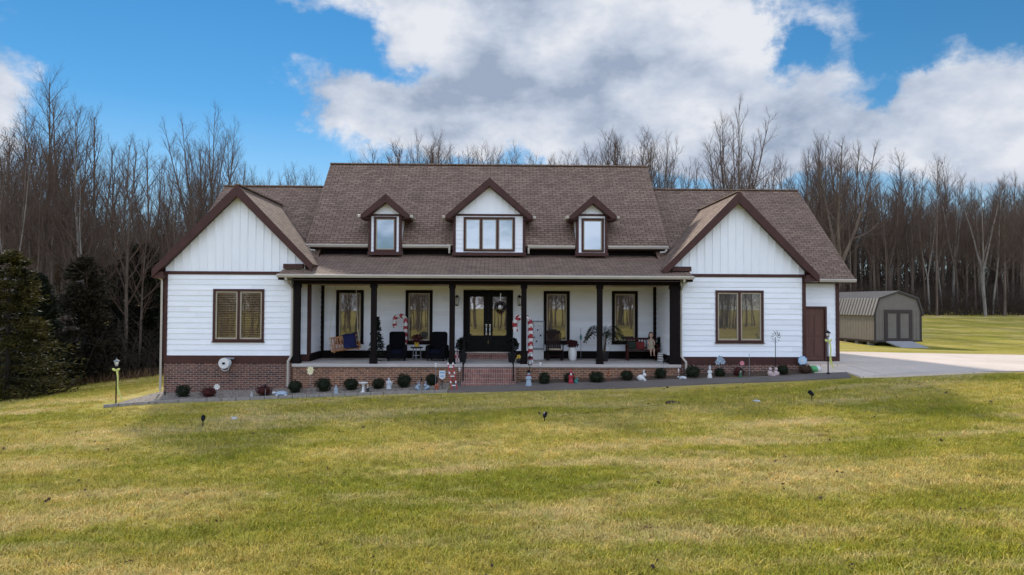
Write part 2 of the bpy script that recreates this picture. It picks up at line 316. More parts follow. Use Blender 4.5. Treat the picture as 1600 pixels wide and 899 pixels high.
# thin whitish air low over the horizon
hz = N(nt,'ShaderNodeMapRange'); L(nt, sep.outputs[2], hz.inputs[0]); hz.inputs[1].default_value = .0; hz.inputs[2].default_value = .26; hz.inputs[3].default_value = .55; hz.inputs[4].default_value = 0
mh = N(nt,'ShaderNodeMix', data_type='RGBA'); L(nt, hz.outputs[0], mh.inputs[0]); L(nt, hs.outputs[0], mh.inputs[6]); mh.inputs[7].default_value = (5.0,6.2,7.4,1)
mxs = N(nt,'ShaderNodeMix', data_type='RGBA'); L(nt, mk.outputs[0], mxs.inputs[0]); L(nt, mh.outputs[2], mxs.inputs[6]); L(nt, cb.outputs[0], mxs.inputs[7])
L(nt, mxs.outputs[2], bg.inputs[0])
W.cycles.sampling_method = 'MANUAL'; W.cycles.sample_map_resolution = 512

# ------------------------------------------------------------------ ground
def lawn_nodes(m, nt, b, tuft=False):
    """turf colour from world position: green, olive, straw and soil patches drawn out along the mowing direction"""
    g = N(nt,'ShaderNodeNewGeometry')
    def noise(sc, st, det=5, ro=.6, dis=0):
        mp = N(nt,'ShaderNodeMapping'); mp.inputs['Scale'].default_value = st; L(nt, g.outputs['Position'], mp.inputs[0])
        n = N(nt,'ShaderNodeTexNoise', Scale=sc, Detail=det, Roughness=ro, Distortion=dis); L(nt, mp.outputs[0], n.inputs['Vector']); return n.outputs['Fac']
    def ramp(f, stops):
        r = N(nt,'ShaderNodeValToRGB'); L(nt, f, r.inputs[0]); els = r.color_ramp.elements
        while len(els) < len(stops): els.new(.5)
        for e, (p, c) in zip(els, stops): e.position = p; e.color = c4(c) if hasattr(c,'__len__') else (c,c,c,1)
        return r.outputs[0]
    def mix(f, a, b_, bt='MIX'):
        x = N(nt,'ShaderNodeMix', data_type='RGBA', blend_type=bt)
        if isinstance(f,(int,float)): x.inputs[0].default_value = f
        else: L(nt, f, x.inputs[0])
        for i, v in ((6,a),(7,b_)):
            if hasattr(v,'__len__'): x.inputs[i].default_value = c4(v)
            else: L(nt, v, x.inputs[i])
        return x.outputs[2]
    big = noise(.34, (.42,1.25,1), 6, .62, .3)
    col = ramp(big, [(.34,(.262,.258,.022)),(.45,(.345,.312,.038)),(.55,(.44,.36,.068)),(.68,(.59,.46,.15))])
    dead = noise(.5, (.35,1.3,1), 7, .68)
    dm = ramp(dead, [(.50,0),(.62,.85)])
    col = mix(dm, col, (.62,.475,.20))
    soil = noise(.8, (.5,1.4,1), 6, .7)
    sm = ramp(soil, [(.60,0),(.74,.45)])
    col = mix(sm, col, (.20,.135,.07))
    if not tuft: col = mix(1, col, (.86,.84,.84), 'MULTIPLY')   # thatch, darkened in colour to match the self-shading of the tufts
    fine = noise(26, (1,1,1), 4, .75); col = mix(1, col, ramp(fine, [(.3,.55),(.7,1.45)]), 'MULTIPLY')
    straw = noise(9, (.45,1.6,1), 3, .8); col = mix(ramp(straw, [(.60,0),(.70,.75)]), col, (.66,.54,.29))
    brown = noise(1.1, (.4,1.5,1), 6, .75); col = mix(ramp(brown, [(.56,0),(.70,.6)]), col, (.31,.23,.085))
    mid = noise(3.2, (.7,1.2,1), 5, .7); col = mix(1, col, ramp(mid, [(.3,.80),(.7,1.22)]), 'MULTIPLY')
    if tuft:
        rnd = N(nt,'ShaderNodeObjectInfo').outputs['Random']
        col = mix(.55, col, mix(1, col, ramp(rnd, [(0,(.6,.8,.5)),(.5,(1.0,1.0,1.0)),(.75,(1.35,1.2,1.1)),(1,(1.8,1.5,1.5))]), 'MULTIPLY'))
    L(nt, col, b.inputs['Base Color']); b.inputs['Roughness'].default_value = .9; b.inputs['Specular IOR Level'].default_value = .12
    if not tuft:
        bp = N(nt,'ShaderNodeBump', Strength=.9, Distance=.06); L(nt, fine, bp.inputs['Height']); L(nt, bp.outputs[0], b.inputs['Normal'])
m, t_, b_ = _nodes('lawn turf'); lawn_nodes(m, t_, b_); M['lawn'] = m
m, t_, b_ = _nodes('grass blades'); lawn_nodes(m, t_, b_, True); M['blade'] = m
def axis(lo, hi, fine_lo, fine_hi, st, grow):
    a = list(np.arange(fine_lo, fine_hi+1e-6, st)); d = st
    while a[-1] < hi: d *= grow; a.append(a[-1]+d)
    d = st
    while a[0] > lo: d *= grow; a.insert(0, a[0]-d)
    return np.array(a)
gx = axis(-900, 900, -45, 60, .6, 1.25); gy = axis(-500, 1400, 4, 85, .6, 1.25)
XX, YY = np.meshgrid(gx, gy); rng = np.random.default_rng(3)
ZZ = gz_arr(XX.ravel(), YY.ravel())
ZZ += (.035*np.sin(XX.ravel()*.9+1.3*np.sin(YY.ravel()*.5))*np.sin(YY.ravel()*1.1+.7*np.sin(XX.ravel()*.37)))*(YY.ravel()<23.5)
nx = len(gx); idx = np.arange(len(gx)*len(gy)).reshape(len(gy), nx)
gm = MB(); gm.v = [Vector(p) for p in zip(XX.ravel(), YY.ravel(), ZZ)]
gm.f = np.stack([idx[:-1,:-1], idx[:-1,1:], idx[1:,1:], idx[1:,:-1]], -1).reshape(-1,4).tolist(); gm.mi = [0]*len(gm.f)
tag(gm.build('ground', 'lawn', smooth=True, uv=False), kind='structure')
def strip(name, A, B, mats, h=.05, sub=8, skirt=.3, kind='structure', rough=0, seg=1.0):
    """a slab laid between two polylines of (x, y), following the terrain at height h above it (h may be a function of x, y)"""
    def dens(pl, n):
        pl = [Vector((p[0],p[1])) for p in pl]; ln = [0]
        for a, b in zip(pl, pl[1:]): ln.append(ln[-1]+(b-a).length)
        out = []
        for i in range(n+1):
            t = ln[-1]*i/n; k = max(j for j in range(len(ln)) if ln[j] <= t+1e-9); k = min(k, len(pl)-2)
            out.append(pl[k].lerp(pl[k+1], (t-ln[k])/max(1e-9, ln[k+1]-ln[k])))
        return out
    n = max(2, int(sum((Vector(a[:2])-Vector(b[:2])).length for a, b in zip(A, A[1:]))/seg))
    a, b = dens(A, n), dens(B, n); mb = MB(); W_ = sub+1
    pts = [p.lerp(q, j/sub) for p, q in zip(a, b) for j in range(W_)]
    zz = gz_arr(np.array([p.x for p in pts]), np.array([p.y for p in pts]))
    top = [Vector((p.x, p.y, (h(p.x,p.y) if callable(h) else z+h) + (random.uniform(-rough,rough) if rough else 0))) for p, z in zip(pts, zz)]
    mb.add(top, [(i*W_+j, i*W_+j+1, (i+1)*W_+j+1, (i+1)*W_+j) for i in range(n) for j in range(sub)])
    ring = [j for j in range(W_)] + [i*W_+sub for i in range(1,n+1)] + [n*W_+j for j in range(sub-1,-1,-1)] + [i*W_ for i in range(n-1,0,-1)]
    rv = [top[k] for k in ring]; r2 = [v-Vector((0,0,skirt)) for v in rv]; c = len(ring)
    mb.add(rv+r2, [(i,(i+1)%c,c+(i+1)%c,c+i) for i in range(c)])
    # keep the top facing up
    o = mb.build(name, mats, smooth=False); me = o.data
    if me.polygons[0].normal.z < 0: me.flip_normals()
    return tag(o, kind=kind)
g2 = lambda *a: [tuple(G(px,py)[:2]) for px, py in a]
walk_front = g2((700,615),(780,613),(860,611),(1000,607),(1150,600),(1262,595),(1330,592))
walk_back = [(-1.62,25.72),(1.0,25.5),(2.2,25.25),(4.2,25.3),(7.0,25.3),(11.7,25.35),(13.0,25.3)]
strip('walkway', walk_front, walk_back, 'walk', .045, 6)
drive_f = [(12.85,23.9)] + g2((1400,590),(1500,586),(1600,582.5),(1690,580)) + [(40,20)]
drive_b = [(13.3,33.2),(17,33.0)] + [(22,32.2),(26,31.5),(34,30.5),(42,30)]
strip('driveway', drive_f, drive_b, 'drive', .06, 10)
strip('driveway_apron', [(11.88,25.28),(13.2,24.9),(14.6,24.2)], [(11.88,27.4),(13.2,28.4),(14.6,29.5)], 'drive', .053, 4)
strip('landing', [(11.9,26.35),(13.6,26.2),(15.3,26.4)], [(11.9,27.4),(13.8,27.5),(15.3,27.6)], 'drive', lambda x,y: -.0 - max(0,(x-13.2))*.012, 2, .4)
m, t_, b_ = _nodes('bed gravel')
tcg = N(t_,'ShaderNodeTexCoord'); vo = N(t_,'ShaderNodeTexVoronoi', Scale=22); L(t_, tcg.outputs['Object'], vo.inputs['Vector'])
rg = N(t_,'ShaderNodeValToRGB'); L(t_, vo.outputs['Color'], rg.inputs[0]); rg.color_ramp.elements[0].color = (.080,.062,.048,1); rg.color_ramp.elements[1].color = (.36,.30,.245,1)
L(t_, rg.outputs[0], b_.inputs['Base Color']); b_.inputs['Roughness'].default_value = .9
bpg = N(t_,'ShaderNodeBump', Strength=1, Distance=.04, invert=True); L(t_, vo.outputs['Distance'], bpg.inputs['Height']); L(t_, bpg.outputs[0], b_.inputs['Normal']); M['gravel'] = m
bed_f = [tuple(G(px,py)[:2]) for px, py in ((163,637),(258,630),(370,626),(480,621.5),(600,617),(700,613.5))]
strip('gravel_bed', bed_f, [(-12.65,28.4),(-12.5,26.1),(-10,26.1),(-7.7,25.85),(-4.5,25.85),(-1.75,25.85)], 'gravel', .03, 8, rough=.012, seg=.35)
strip('mulch_bed', [(.95,25.42),(2.2,25.15),(4.2,25.2),(7,25.2),(11.8,25.25)], [(.95,25.9),(2.2,25.9),(4.2,25.9),(7,25.95),(11.8,26.05)], mat('bed mulch',(.07,.045,.03),.95,.4,9,bump=.8), .075, 4, rough=.01, seg=.3)
kb = MB()
for a, b in zip(bed_f, bed_f[1:]):
    n = max(1, int((Vector(b)-Vector(a)).length/.42))
    for i in range(n):
        p, q = Vector(a).lerp(Vector(b), i/n), Vector(a).lerp(Vector(b), (i+.96)/n)
        kb.bar((p.x,p.y-.03,gz(p.x,p.y)+.045+random.uniform(-.008,.008)), (q.x,q.y-.03,gz(q.x,q.y)+.045), .10, .11)
tag(kb.build('bed_edging', mat('edging stone',(.24,.215,.19),.9,.2,7,bump=.3), bevel=.012), kind='structure')
# turf blades: one object, tufts instanced by geometry nodes over the visible lawn
def tuft_mesh():
    mb = MB()
    for i in range(16):
        a = random.uniform(0, 6.28); rr = random.uniform(0,.10); p = Vector((rr*math.cos(a), rr*math.sin(a), 0)); b = random.uniform(0,6.28)
        lean = Vector((math.cos(b), math.sin(b), 0))*random.uniform(.01,.07); h = random.uniform(.018,.055); w = Vector((-math.sin(b), math.cos(b), 0))*.0035
        mb.add([p-w, p+w, p+lean*.5+Vector((0,0,h*.7))+w*.7, p+lean*.5+Vector((0,0,h*.7))-w*.7, p+lean+Vector((0,0,h))], [(0,1,2,3),(3,2,4)])
    me = bpy.data.meshes.new('tuft'); me.from_pydata(mb.v, [], mb.f); me.materials.append(M['blade']); return bpy.data.objects.new('tuft', me)
def scatter(name, verts, faces, dens, inst, dmax, smin, smax, kind='stuff', tilt=.25, seed=1):
    me = bpy.data.meshes.new(name); me.from_pydata(verts, [], faces)
    at = me.attributes.new('dens','FLOAT','POINT'); at.data.foreach_set('value', dens)
    ob = bpy.data.objects.new(name, me); COL.objects.link(ob); md = ob.modifiers.new('scatter','NODES')
    ng = bpy.data.node_groups.new(name,'GeometryNodeTree'); md.node_group = ng
    ng.interface.new_socket('Geometry', in_out='INPUT', socket_type='NodeSocketGeometry'); ng.interface.new_socket('Geometry', in_out='OUTPUT', socket_type='NodeSocketGeometry')
    gi, go = N(ng,'NodeGroupInput'), N(ng,'NodeGroupOutput')
    dp = N(ng,'GeometryNodeDistributePointsOnFaces'); na = N(ng,'GeometryNodeInputNamedAttribute', data_type='FLOAT'); na.inputs[0].default_value = 'dens'
    mu = N(ng,'ShaderNodeMath', operation='MULTIPLY'); L(ng, na.outputs[0], mu.inputs[0]); mu.inputs[1].default_value = dmax
    L(ng, gi.outputs[0], dp.inputs['Mesh']); L(ng, mu.outputs[0], dp.inputs['Density']); dp.inputs['Seed'].default_value = seed
    oi = N(ng,'GeometryNodeObjectInfo'); oi.inputs[0].default_value = inst
    rr = N(ng,'FunctionNodeRandomValue', data_type='FLOAT_VECTOR'); rr.inputs[0].default_value = (-tilt,-tilt,0); rr.inputs[1].default_value = (tilt,tilt,6.283)
    rs = N(ng,'FunctionNodeRandomValue', data_type='FLOAT'); rs.inputs[2].default_value = smin; rs.inputs[3].default_value = smax
    ip = N(ng,'GeometryNodeInstanceOnPoints'); L(ng, dp.outputs['Points'], ip.inputs['Points']); L(ng, oi.outputs['Geometry'], ip.inputs['Instance'])
    L(ng, rr.outputs[0], ip.inputs['Rotation']); L(ng, rs.outputs[1], ip.inputs['Scale']); L(ng, ip.outputs[0], go.inputs[0])
    return tag(ob, kind=kind)
lx = np.arange(-38, 44, .4); ly = np.arange(6.5, 46, .4); LX, LY = np.meshgrid(lx, ly); lxr, lyr = LX.ravel(), LY.ravel(); lz = gz_arr(lxr, lyr)
lz += (.035*np.sin(lxr*.9+1.3*np.sin(lyr*.5))*np.sin(lyr*1.1+.7*np.sin(lxr*.37)))*(lyr<23.5)
wf = np.array(sorted(bed_f+walk_front+drive_f[1:])); edge = np.interp(lxr, wf[:,0], wf[:,1])-.38
edge = np.where(lxr < bed_f[0][0]-.6, 44 - np.maximum(0, -lxr-17)*.45, edge)
dist = lyr; frus = np.abs(lxr-.02*lyr) < lyr*.78+1.5
ld = np.where((lyr < edge) & frus, np.clip((11.0/np.maximum(dist,8))**1.3, .1, 1.15), 0).astype(np.float32)
li = np.arange(len(lxr)).reshape(LX.shape)
lf = np.stack([li[:-1,:-1], li[:-1,1:], li[1:,1:], li[1:,:-1]], -1).reshape(-1,4); lf = lf[((ld[lf] > 0).sum(1) > 2)]
scatter('grass', np.stack([lxr,lyr,lz],-1).tolist(), lf.tolist(), ld, tuft_mesh(), 120, .8, 2.0)
# ------------------------------------------------------------------ the house
house = thing('farmhouse', 'long white farmhouse with brown shingle roofs, twin front gables, three dormers and a full porch', 'house', (0,27,0))
HO = (0,27,0)
def mb(): return MB(HO)
def lap(b, org, u, out, w, z0, z1, expo=.205, openings=(), mi=0):
    """lap siding built board by board: u = direction along the wall, out = outward normal, openings (u0,u1,z0,z1) left open"""
    org, u, out = Vector(org), Vector(u), Vector(out); k = 0
    joints = {}; zs = [z0]
    while zs[-1] < z1-1e-6: zs.append(min(z1, zs[-1]+expo))
    for a, c in zip(zs, zs[1:]):
        cuts = sorted({a, c} | {z for o in openings for z in o[2:4] if a < z < c})
        for p, q in zip(cuts, cuts[1:]):
            zm = (p+q)/2; xs = [0, w]
            for o in openings:
                if o[2] < zm < o[3]: xs += [max(0,o[0]), min(w,o[1])]
            xs = sorted(xs)
            for jx in joints.setdefault(a, [random.uniform(.5,3.4)+3.66*q_ for q_ in range(12)]):
                if any(xa+.15 < jx < xb-.15 for xa, xb in zip(xs[::2], xs[1::2])): xs = sorted(xs+[jx-.0015,jx+.0015])
            for xa, xb in zip(xs[::2], xs[1::2]):
                if xb-xa < 1e-4: continue
                jd = random.uniform(-.0012,.0012); da, dq = .020+jd-.018*(p-a)/expo, .020+jd-.018*(q-a)/expo
                A, B = org+u*xa, org+u*xb
                b.add([A+out*da+Vector((0,0,p)), B+out*da+Vector((0,0,p)), B+out*dq+Vector((0,0,q)), A+out*dq+Vector((0,0,q))], [(0,1,2,3)], mi)
                if p == a: b.add([A+Vector((0,0,p)), B+Vector((0,0,p)), B+out*da+Vector((0,0,p)), A+out*da+Vector((0,0,p))], [(0,1,2,3)], mi)
EX, EY = Vector((1,0,0)), Vector((0,1,0))
def window(px0, py0, px1, py1, Y, panes=1, glass='glass', blind=None, fw=.10, name='window', sashw=.055, sill=True):
    """framed window from its outer pixel box on the wall plane Y; returns its opening in world coordinates"""
    x0, z1 = P(px0,py0,Y).x, Z((px0+px1)/2,py0,Y); x1, z0 = P(px1,py1,Y).x, Z((px0+px1)/2,py1,Y)
    b = mb(); d = .05; yo, yi = Y-d, Y+.10
    b.box(x0,x0+fw,yo,yi,z0,z1); b.box(x1-fw,x1,yo,yi,z0,z1); b.box(x0+fw,x1-fw,yo-.003,yi,z1-fw,z1); b.box(x0+fw,x1-fw,yo-.003,yi,z0,z0+fw)
    n = panes; iw = (x1-x0-2*fw-(n-1)*fw)/n; spans = []
    for i in range(n):
        a = x0+fw+i*(iw+fw); spans.append((a, a+iw))
        if i < n-1: b.box(a+iw, a+iw+fw, yo+.003, yi, z0+fw, z1-fw)
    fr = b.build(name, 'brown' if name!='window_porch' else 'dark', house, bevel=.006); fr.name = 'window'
    for a, c in spans:
        s = mb(); za, zb = z0+fw, z1-fw; ys, ye = Y-.012, Y+.05
        s.box(a,a+sashw,ys,ye,za,zb); s.box(c-sashw,c,ys,ye,za,zb); s.box(a+sashw,c-sashw,ys-.002,ye,za,za+sashw); s.box(a+sashw,c-sashw,ys-.002,ye,zb-sashw,zb)
        s.build('sash', 'tan', fr, bevel=.004)
        g = mb(); g.box(a+sashw-.01,c-sashw+.01,Y+.016,Y+.024,za+sashw-.01,zb-sashw+.01); g.build('pane', glass, fr)
        r = mb(); r.add([(a,Y+.14,za),(c,Y+.14,za),(c,Y+.14,zb),(a,Y+.14,zb)], [(0,1,2,3)]); r.build('room_backing', 'room', fr)
        if blind:
            bl = mb(); z = za+sashw+.02
            while z < zb-sashw-.02:
                bl.add([(a+sashw+.01,Y+.045,z-.012),(c-sashw-.01,Y+.045,z-.012),(c-sashw-.01,Y+.07,z+.030),(a+sashw+.01,Y+.07,z+.030)], [(0,1,2,3)]); z += .066
            bl.box(a+sashw,c-sashw,Y+.04,Y+.08,zb-sashw-.05,zb-sashw); bl.build('blind', blind, fr)
    if sill:
        s = mb(); s.box(x0-.03,x1+.03,Y-.085,Y+.02,z0-.035,z0-.002); s.build('sill', fr.data.materials[0], fr, bevel=.005)
    return (x0, x1, z0, z1)
YF, YB, YS, YG, YD = 26.0, 28.5, 26.75, 27.45, 27.96       # wing fronts, porch back wall, recessed strip, garage front, dormer fronts
XL, XL2, XLi = -12.50, -7.78, -7.28                       # left wing: outer corner, front face end, return wall
XR, XRi, XG = 11.82, 6.66, 13.86                          # right wing outer corner, return wall, garage end
TB, TW, ZT, ZH = .0, .28, 3.33, 3.45                      # skirt board bottom / top, frieze band bottom / top
# openings and walls of the wings
oL = window(333.7,451.8,412.5,533.7,YF,2,'glassc','blind',.085)
oR = window(1117.6,454,1193,535.5,YF,2,'glassw',None,.085)
def rel(o, x): return (o[0]-x+.01, o[1]-x-.01, o[2]+.01, o[3]-.01)
b = mb(); lap(b, (XL,YF,0), EX, -EY, XL2-XL, TW, ZT, openings=[rel(oL,XL)]); lap(b, (XL2,YS,0), EX, -EY, XLi-XL2, TW, ZT)
b.box(XL,XL2,YF+.2,YF+.22,TW,ZT); b.build('wall','white',house)
b = mb(); lap(b, (XRi,YF,0), EX, -EY, XR-XRi, TW, ZT, openings=[rel(oR,XRi)]); b.box(XRi,XR,YF+.2,YF+.22,TW,ZT); b.build('wall','white',house)
b = mb(); lap(b, (XL,36.8,0), -EY, -EX, 36.8-YF, TW, ZT+.2); lap(b, (XG,36.8,0), -EX, EY, XG-XL, TW, ZT+.2); b.build('wall','white',house)
b = mb(); lap(b, (XLi,YS,0), EY, EX, YB-YS, .30, 3.2); b.build('wall','white',house)
b = mb(); lap(b, (XRi,YB,0), -EY, -EX, YB-YF, .30, 3.2); b.build('wall','white',house)
xd0 = 12.28; xd1 = P(1291.5,520,YG).x; zd1 = Z(1280,479,YG)
b = mb(); lap(b, (XR,YG,0), EX, -EY, XG-XR, .1, 3.35, openings=[(xd0-XR+.02,xd1-XR-.02,-1,zd1-.02)]); lap(b, (XG,YG,0), EY, EX, 36.8-YG, .1, 3.4); lap(b,(XR,YF,0),EY,EX,YG-YF,TW,ZT); b.build('wall','white',house)
# porch windows, front door and the porch back wall
pw = [window(*q, YB, 1, 'glass', None, .12, 'window_porch') for q in ((525.7,453.4,568,536.4),(634,453.6,675.7,537),(849.5,455,890,537),(956,455,996.4,537))]
dx0, dx1 = P(724,500,YB).x, P(801.6,500,YB).x; dz0, dz1 = .27, Z(763,453.5,YB)
b = mb(); lap(b, (XLi,YB,0), EX, -EY, XRi-XLi, .31, 3.3, openings=[rel(o,XLi) for o in pw]+[(dx0-XLi,dx1-XLi,0,dz1)]); b.build('wall','white',house)
fd = mb(); fw = .13
fd.box(dx0,dx0+fw,YB-.06,YB+.12,dz0,dz1); fd.box(dx1-fw,dx1,YB-.06,YB+.12,dz0,dz1); fd.box(dx0+fw,dx1-fw,YB-.063,YB+.12,dz1-fw,dz1)
fdo = fd.build('front_door','dark',house,bevel=.006)
mid = (dx0+dx1)/2
for a, c, s in ((dx0+fw,mid-.003,1),(mid+.003,dx1-fw,-1)):
    gz0, gz1 = Z(763,524.5,YB), Z(763,464,YB); cx = (P(667+13,500,YB).x if False else (P(745,500,YB).x if s == 1 else P(780.5,500,YB).x)); hw = .285
    b = mb(); y0, y1 = YB-.01, YB+.04; zt = dz1-fw
    b.box(a,cx-hw,y0,y1,dz0+.02,zt); b.box(cx+hw,c,y0,y1,dz0+.02,zt); b.box(cx-hw,cx+hw,y0,y1,gz1,zt); b.box(cx-hw,cx+hw,y0,y1,dz0+.02,gz0)
    b.box(cx-hw-.02,cx+hw+.02,y0-.018,y0,dz0+.14,dz0+.20); b.box(cx-hw-.02,cx+hw+.02,y0-.018,y0,gz0-.14,gz0-.09)
    for w_ in (-1,1): b.box(cx+w_*(hw-.03)-.012,cx+w_*(hw-.03)+.012,y0-.012,y0,dz0+.2,gz0-.14)
    leaf = b.build('door_leaf','door',fdo,bevel=.005)
    g = mb(); g.box(cx-hw,cx+hw,YB+.012,YB+.02,gz0,gz1); g.build('pane', 'glass', fdo)
    h = mb(); hx = mid-s*.075; hz = Z(763,520,YB)-.05
    h.tube([(hx,y0-.05,hz-.02),(hx,y0-.07,hz+.1),(hx,y0-.05,hz+.26)],.013,8); h.box(hx-.03,hx+.03,y0-.012,y0,hz-.05,hz+.06); h.ball((hx,y0-.04,hz+.33),.035,10); h.box(hx-.03,hx+.03,y0-.012,y0,hz+.28,hz+.4); h.build('door_handle','chrome',fdo,smooth=False)
    r = mb(); r.add([(a,YB+.2,dz0),(c,YB+.2,dz0),(c,YB+.2,zt),(a,YB+.2,zt)], [(0,1,2,3)]); r.build('room_backing','room',fdo)
b = mb(); b.box(dx0-.02,dx1+.02,YB-.16,YB+.1,dz0-.035,dz0); b.build('threshold','chrome',fdo)
b = mb(); b.box(dx0-.0,dx1+.0,YB-.42,YB-.023,.0,.115); b.box(dx0+.02,dx1-.02,YB-.17,YB-.02,.118,.232); b.build('door_step','stepbrick',house,bevel=.008)
# skirt boards, frieze bands, corner boards
b = mb(); t = .035
b.box(XL-.01,XL2,YF-t,YF+.1,TB,TW); b.box(XL2,XLi-.0,YS-t,YS+.1,TB+.0,.24); b.box(XRi+.22,XR+.01,YF-t,YF+.1,TB,TW); b.box(XL-t-.01,XL,YF-t+.002,36.8,TB,TW)
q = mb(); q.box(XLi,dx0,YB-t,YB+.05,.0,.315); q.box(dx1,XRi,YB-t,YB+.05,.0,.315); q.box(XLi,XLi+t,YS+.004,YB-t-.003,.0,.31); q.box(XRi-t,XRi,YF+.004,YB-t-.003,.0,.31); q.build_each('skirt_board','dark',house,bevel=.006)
b.box(XR+.14,xd0-.05,YG-t,YG+.05,-.02,.22); b.box(xd1+.004,XG-.125,YG-t,YG+.05,-.06,.2)
b.build_each('skirt_board','brown',house,bevel=.006)
b = mb(); b.box(XL-.01,XL2,YF-t-.003,YF+.1,ZT,ZH); b.box(XRi+.22,XR+.01,YF-t-.003,YF+.1,ZT,ZH); b.box(XR+.14,XG,YG-t,YG+.1,3.2,3.32); b.build_each('frieze_board','brown',house,bevel=.006)
for x, y, w, z0, z1, sx in ((XL-.04,YF-.04,.14,TW,ZT,1),(XR-.10,YF-.04,.14,TW,ZT,1),(XLi-.09,YS-.04,.13,.24,3.2,1),(XLi,YB-.12,.12,.315,3.2,1),(XRi-.12,YB-.12,.12,.315,3.2,1),(XG-.12,YG-.04,.15,-.25,3.35,1)):
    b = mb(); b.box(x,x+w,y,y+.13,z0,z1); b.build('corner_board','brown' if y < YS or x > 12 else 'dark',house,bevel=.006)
# side door
b = mb(); b.box(xd0,xd0+.09,YG-.045,YG+.06,.02,zd1); b.box(xd1-.09,xd1,YG-.045,YG+.06,.02,zd1); b.box(xd0+.09,xd1-.09,YG-.048,YG+.06,zd1-.09,zd1)
sd = b.build('side_door','brown',house,bevel=.005); b = mb(); xa, xb = xd0+.09, xd1-.09
b.box(xa,xb,YG+.01,YG+.05,.03,zd1-.09)
for za, zb in ((.2,.92),(1.02,1.82)):
    for u0, u1 in ((xa+.09,(xa+xb)/2-.04),((xa+xb)/2+.04,xb-.09)): b.box(u0,u1,YG-.006,YG+.01,za,zb)
b.build('door_leaf','sidedoor',sd,bevel=.012); b = mb(); b.ball((xa+.07,YG-.045,1.0),.032,10); b.tube([(xa+.07,YG-.04,1.0),(xa+.07,YG+.01,1.0)],.014,8); b.build('door_handle','chrome',sd,smooth=True)
# brick base, porch slab, steps
b = mb(); b.box(XL,XL2+.04,YF-.005,YF+.25,-2.2,-.004); b.box(XRi+.25,XR,YF-.005,YF+.25,-1.6,-.004); b.box(XL-.003,XL+.25,YF+.005,36.8,-2.6,-.004); b.box(XR-.25,XR-.002,YF+.24,YG,-1.2,-.01)
b.box(XL,XG,36.6,36.8,-2.5,.1); b.box(XG-.2,XG-.003,YG,36.8,-1.2,.12); b.box(XR,xd0,YG+.002,YG+.2,-1,.1); b.box(xd1,XG,YG+.002,YG+.2,-1,.13)
b.build('brick_base','brick',house)
PXL, PXR, YP = P(455.5,572,25.7).x, P(1064.5,572,25.7).x, 25.7
sx0, sx1 = P(721,590,25.6).x, P(806,590,25.6).x
b = mb(); b.box(PXL+.02,PXR-.02,YP+.06,YP+.26,-1.7,-.125); b.box(PXL+.02,PXL+.2,YP+.24,YF+.1,-1.7,-.13); b.box(PXR-.2,PXR-.02,YP+.24,YF+.1,-1.7,-.13); b.build('porch_base','brick2',house)
b = mb(); b.box(PXL,PXR,YP,YF-.045,-.12,-.002); b.box(XL2+.05,PXR-.12,YF-.045,YB+.02,-.12,-.002); b.build('porch_floor','slab',house,bevel=.015)
for i in range(3):
    b = mb(); zt = -.135-.215*i; b.box(sx0+.012*i,sx1-.012*i,YP-.26*(i+1)+.055,YP+.05-.26*i,zt-.9,zt); b.build('step','stepbrick',house,bevel=.012)
# porch beam, ceiling, posts
zb0, zb1 = Z(770,445.3,YF-.1), Z(770,436.5,YF-.1)
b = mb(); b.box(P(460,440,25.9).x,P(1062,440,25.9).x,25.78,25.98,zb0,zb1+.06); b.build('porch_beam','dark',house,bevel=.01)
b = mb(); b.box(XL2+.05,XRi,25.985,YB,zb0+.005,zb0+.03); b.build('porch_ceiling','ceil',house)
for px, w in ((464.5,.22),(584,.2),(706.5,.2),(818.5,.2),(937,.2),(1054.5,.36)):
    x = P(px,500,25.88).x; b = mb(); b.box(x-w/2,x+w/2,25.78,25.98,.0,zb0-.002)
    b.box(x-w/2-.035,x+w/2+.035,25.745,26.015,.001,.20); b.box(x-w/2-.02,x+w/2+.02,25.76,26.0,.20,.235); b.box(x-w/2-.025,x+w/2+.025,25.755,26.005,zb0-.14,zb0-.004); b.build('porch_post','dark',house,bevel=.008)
# ------------------------------------------------------------------ roofs
def slab(b, p0, p1, p2, p3, th=.14, mi=0):
    """roof plane p0 p1 (eave) p2 p3 (ridge) with real thickness below it"""
    p = [Vector(q) for q in (p0,p1,p2,p3)]; n = (p[1]-p[0]).cross(p[3]-p[0]).normalized()
    if n.z < 0: n = -n
    b.ext(p, -n*th, mi)
RY, RZW, RZM, SW, SM = 32.1, 7.72, 8.80, .857, 1.02
def gable_roof_x(x0, x1, eave_y, slope, rz, name='roof'):
    b = mb(); d = RY-eave_y; ze = rz-d*slope
    slab(b,(x0,eave_y,ze),(x1,eave_y,ze),(x1,RY,rz),(x0,RY,rz)); slab(b,(x0,2*RY-eave_y,ze),(x1,2*RY-eave_y,ze),(x1,RY,rz),(x0,RY,rz))
    b.bar((x0,RY,rz+.015),(x1,RY,rz+.015),.22,.05)
    o = b.build(name,'shingle',house)
    f = mb()
    for xx in (x0,x1-.03):                                  # rake boards on the gable ends
        for ya in (eave_y,2*RY-eave_y): f.ext([(xx,ya,ze-.02),(xx,RY,rz-.02),(xx,RY,rz-.27),(xx,ya,ze-.27)],(.03,0,0))
    f.build_each('rake_board','brown',o); return o, ze
rW = P(1336.5,434,26.95).x; rL = -12.78
oM, zeM = gable_roof_x(-7.85, 7.10, 28.05, SM, RZM)
_, zeW = gable_roof_x(rL, -7.3, 26.95, SW, RZW)
_, zeW = gable_roof_x(6.6, rW, 26.95, SW, RZW)
b = mb()                                                    # gable end walls under them
for x in (-7.42, 6.62): b.ext([(x,28.4,3.2),(x,35.8,3.2),(x,RY,RZM-.25)],(.1,0,0))
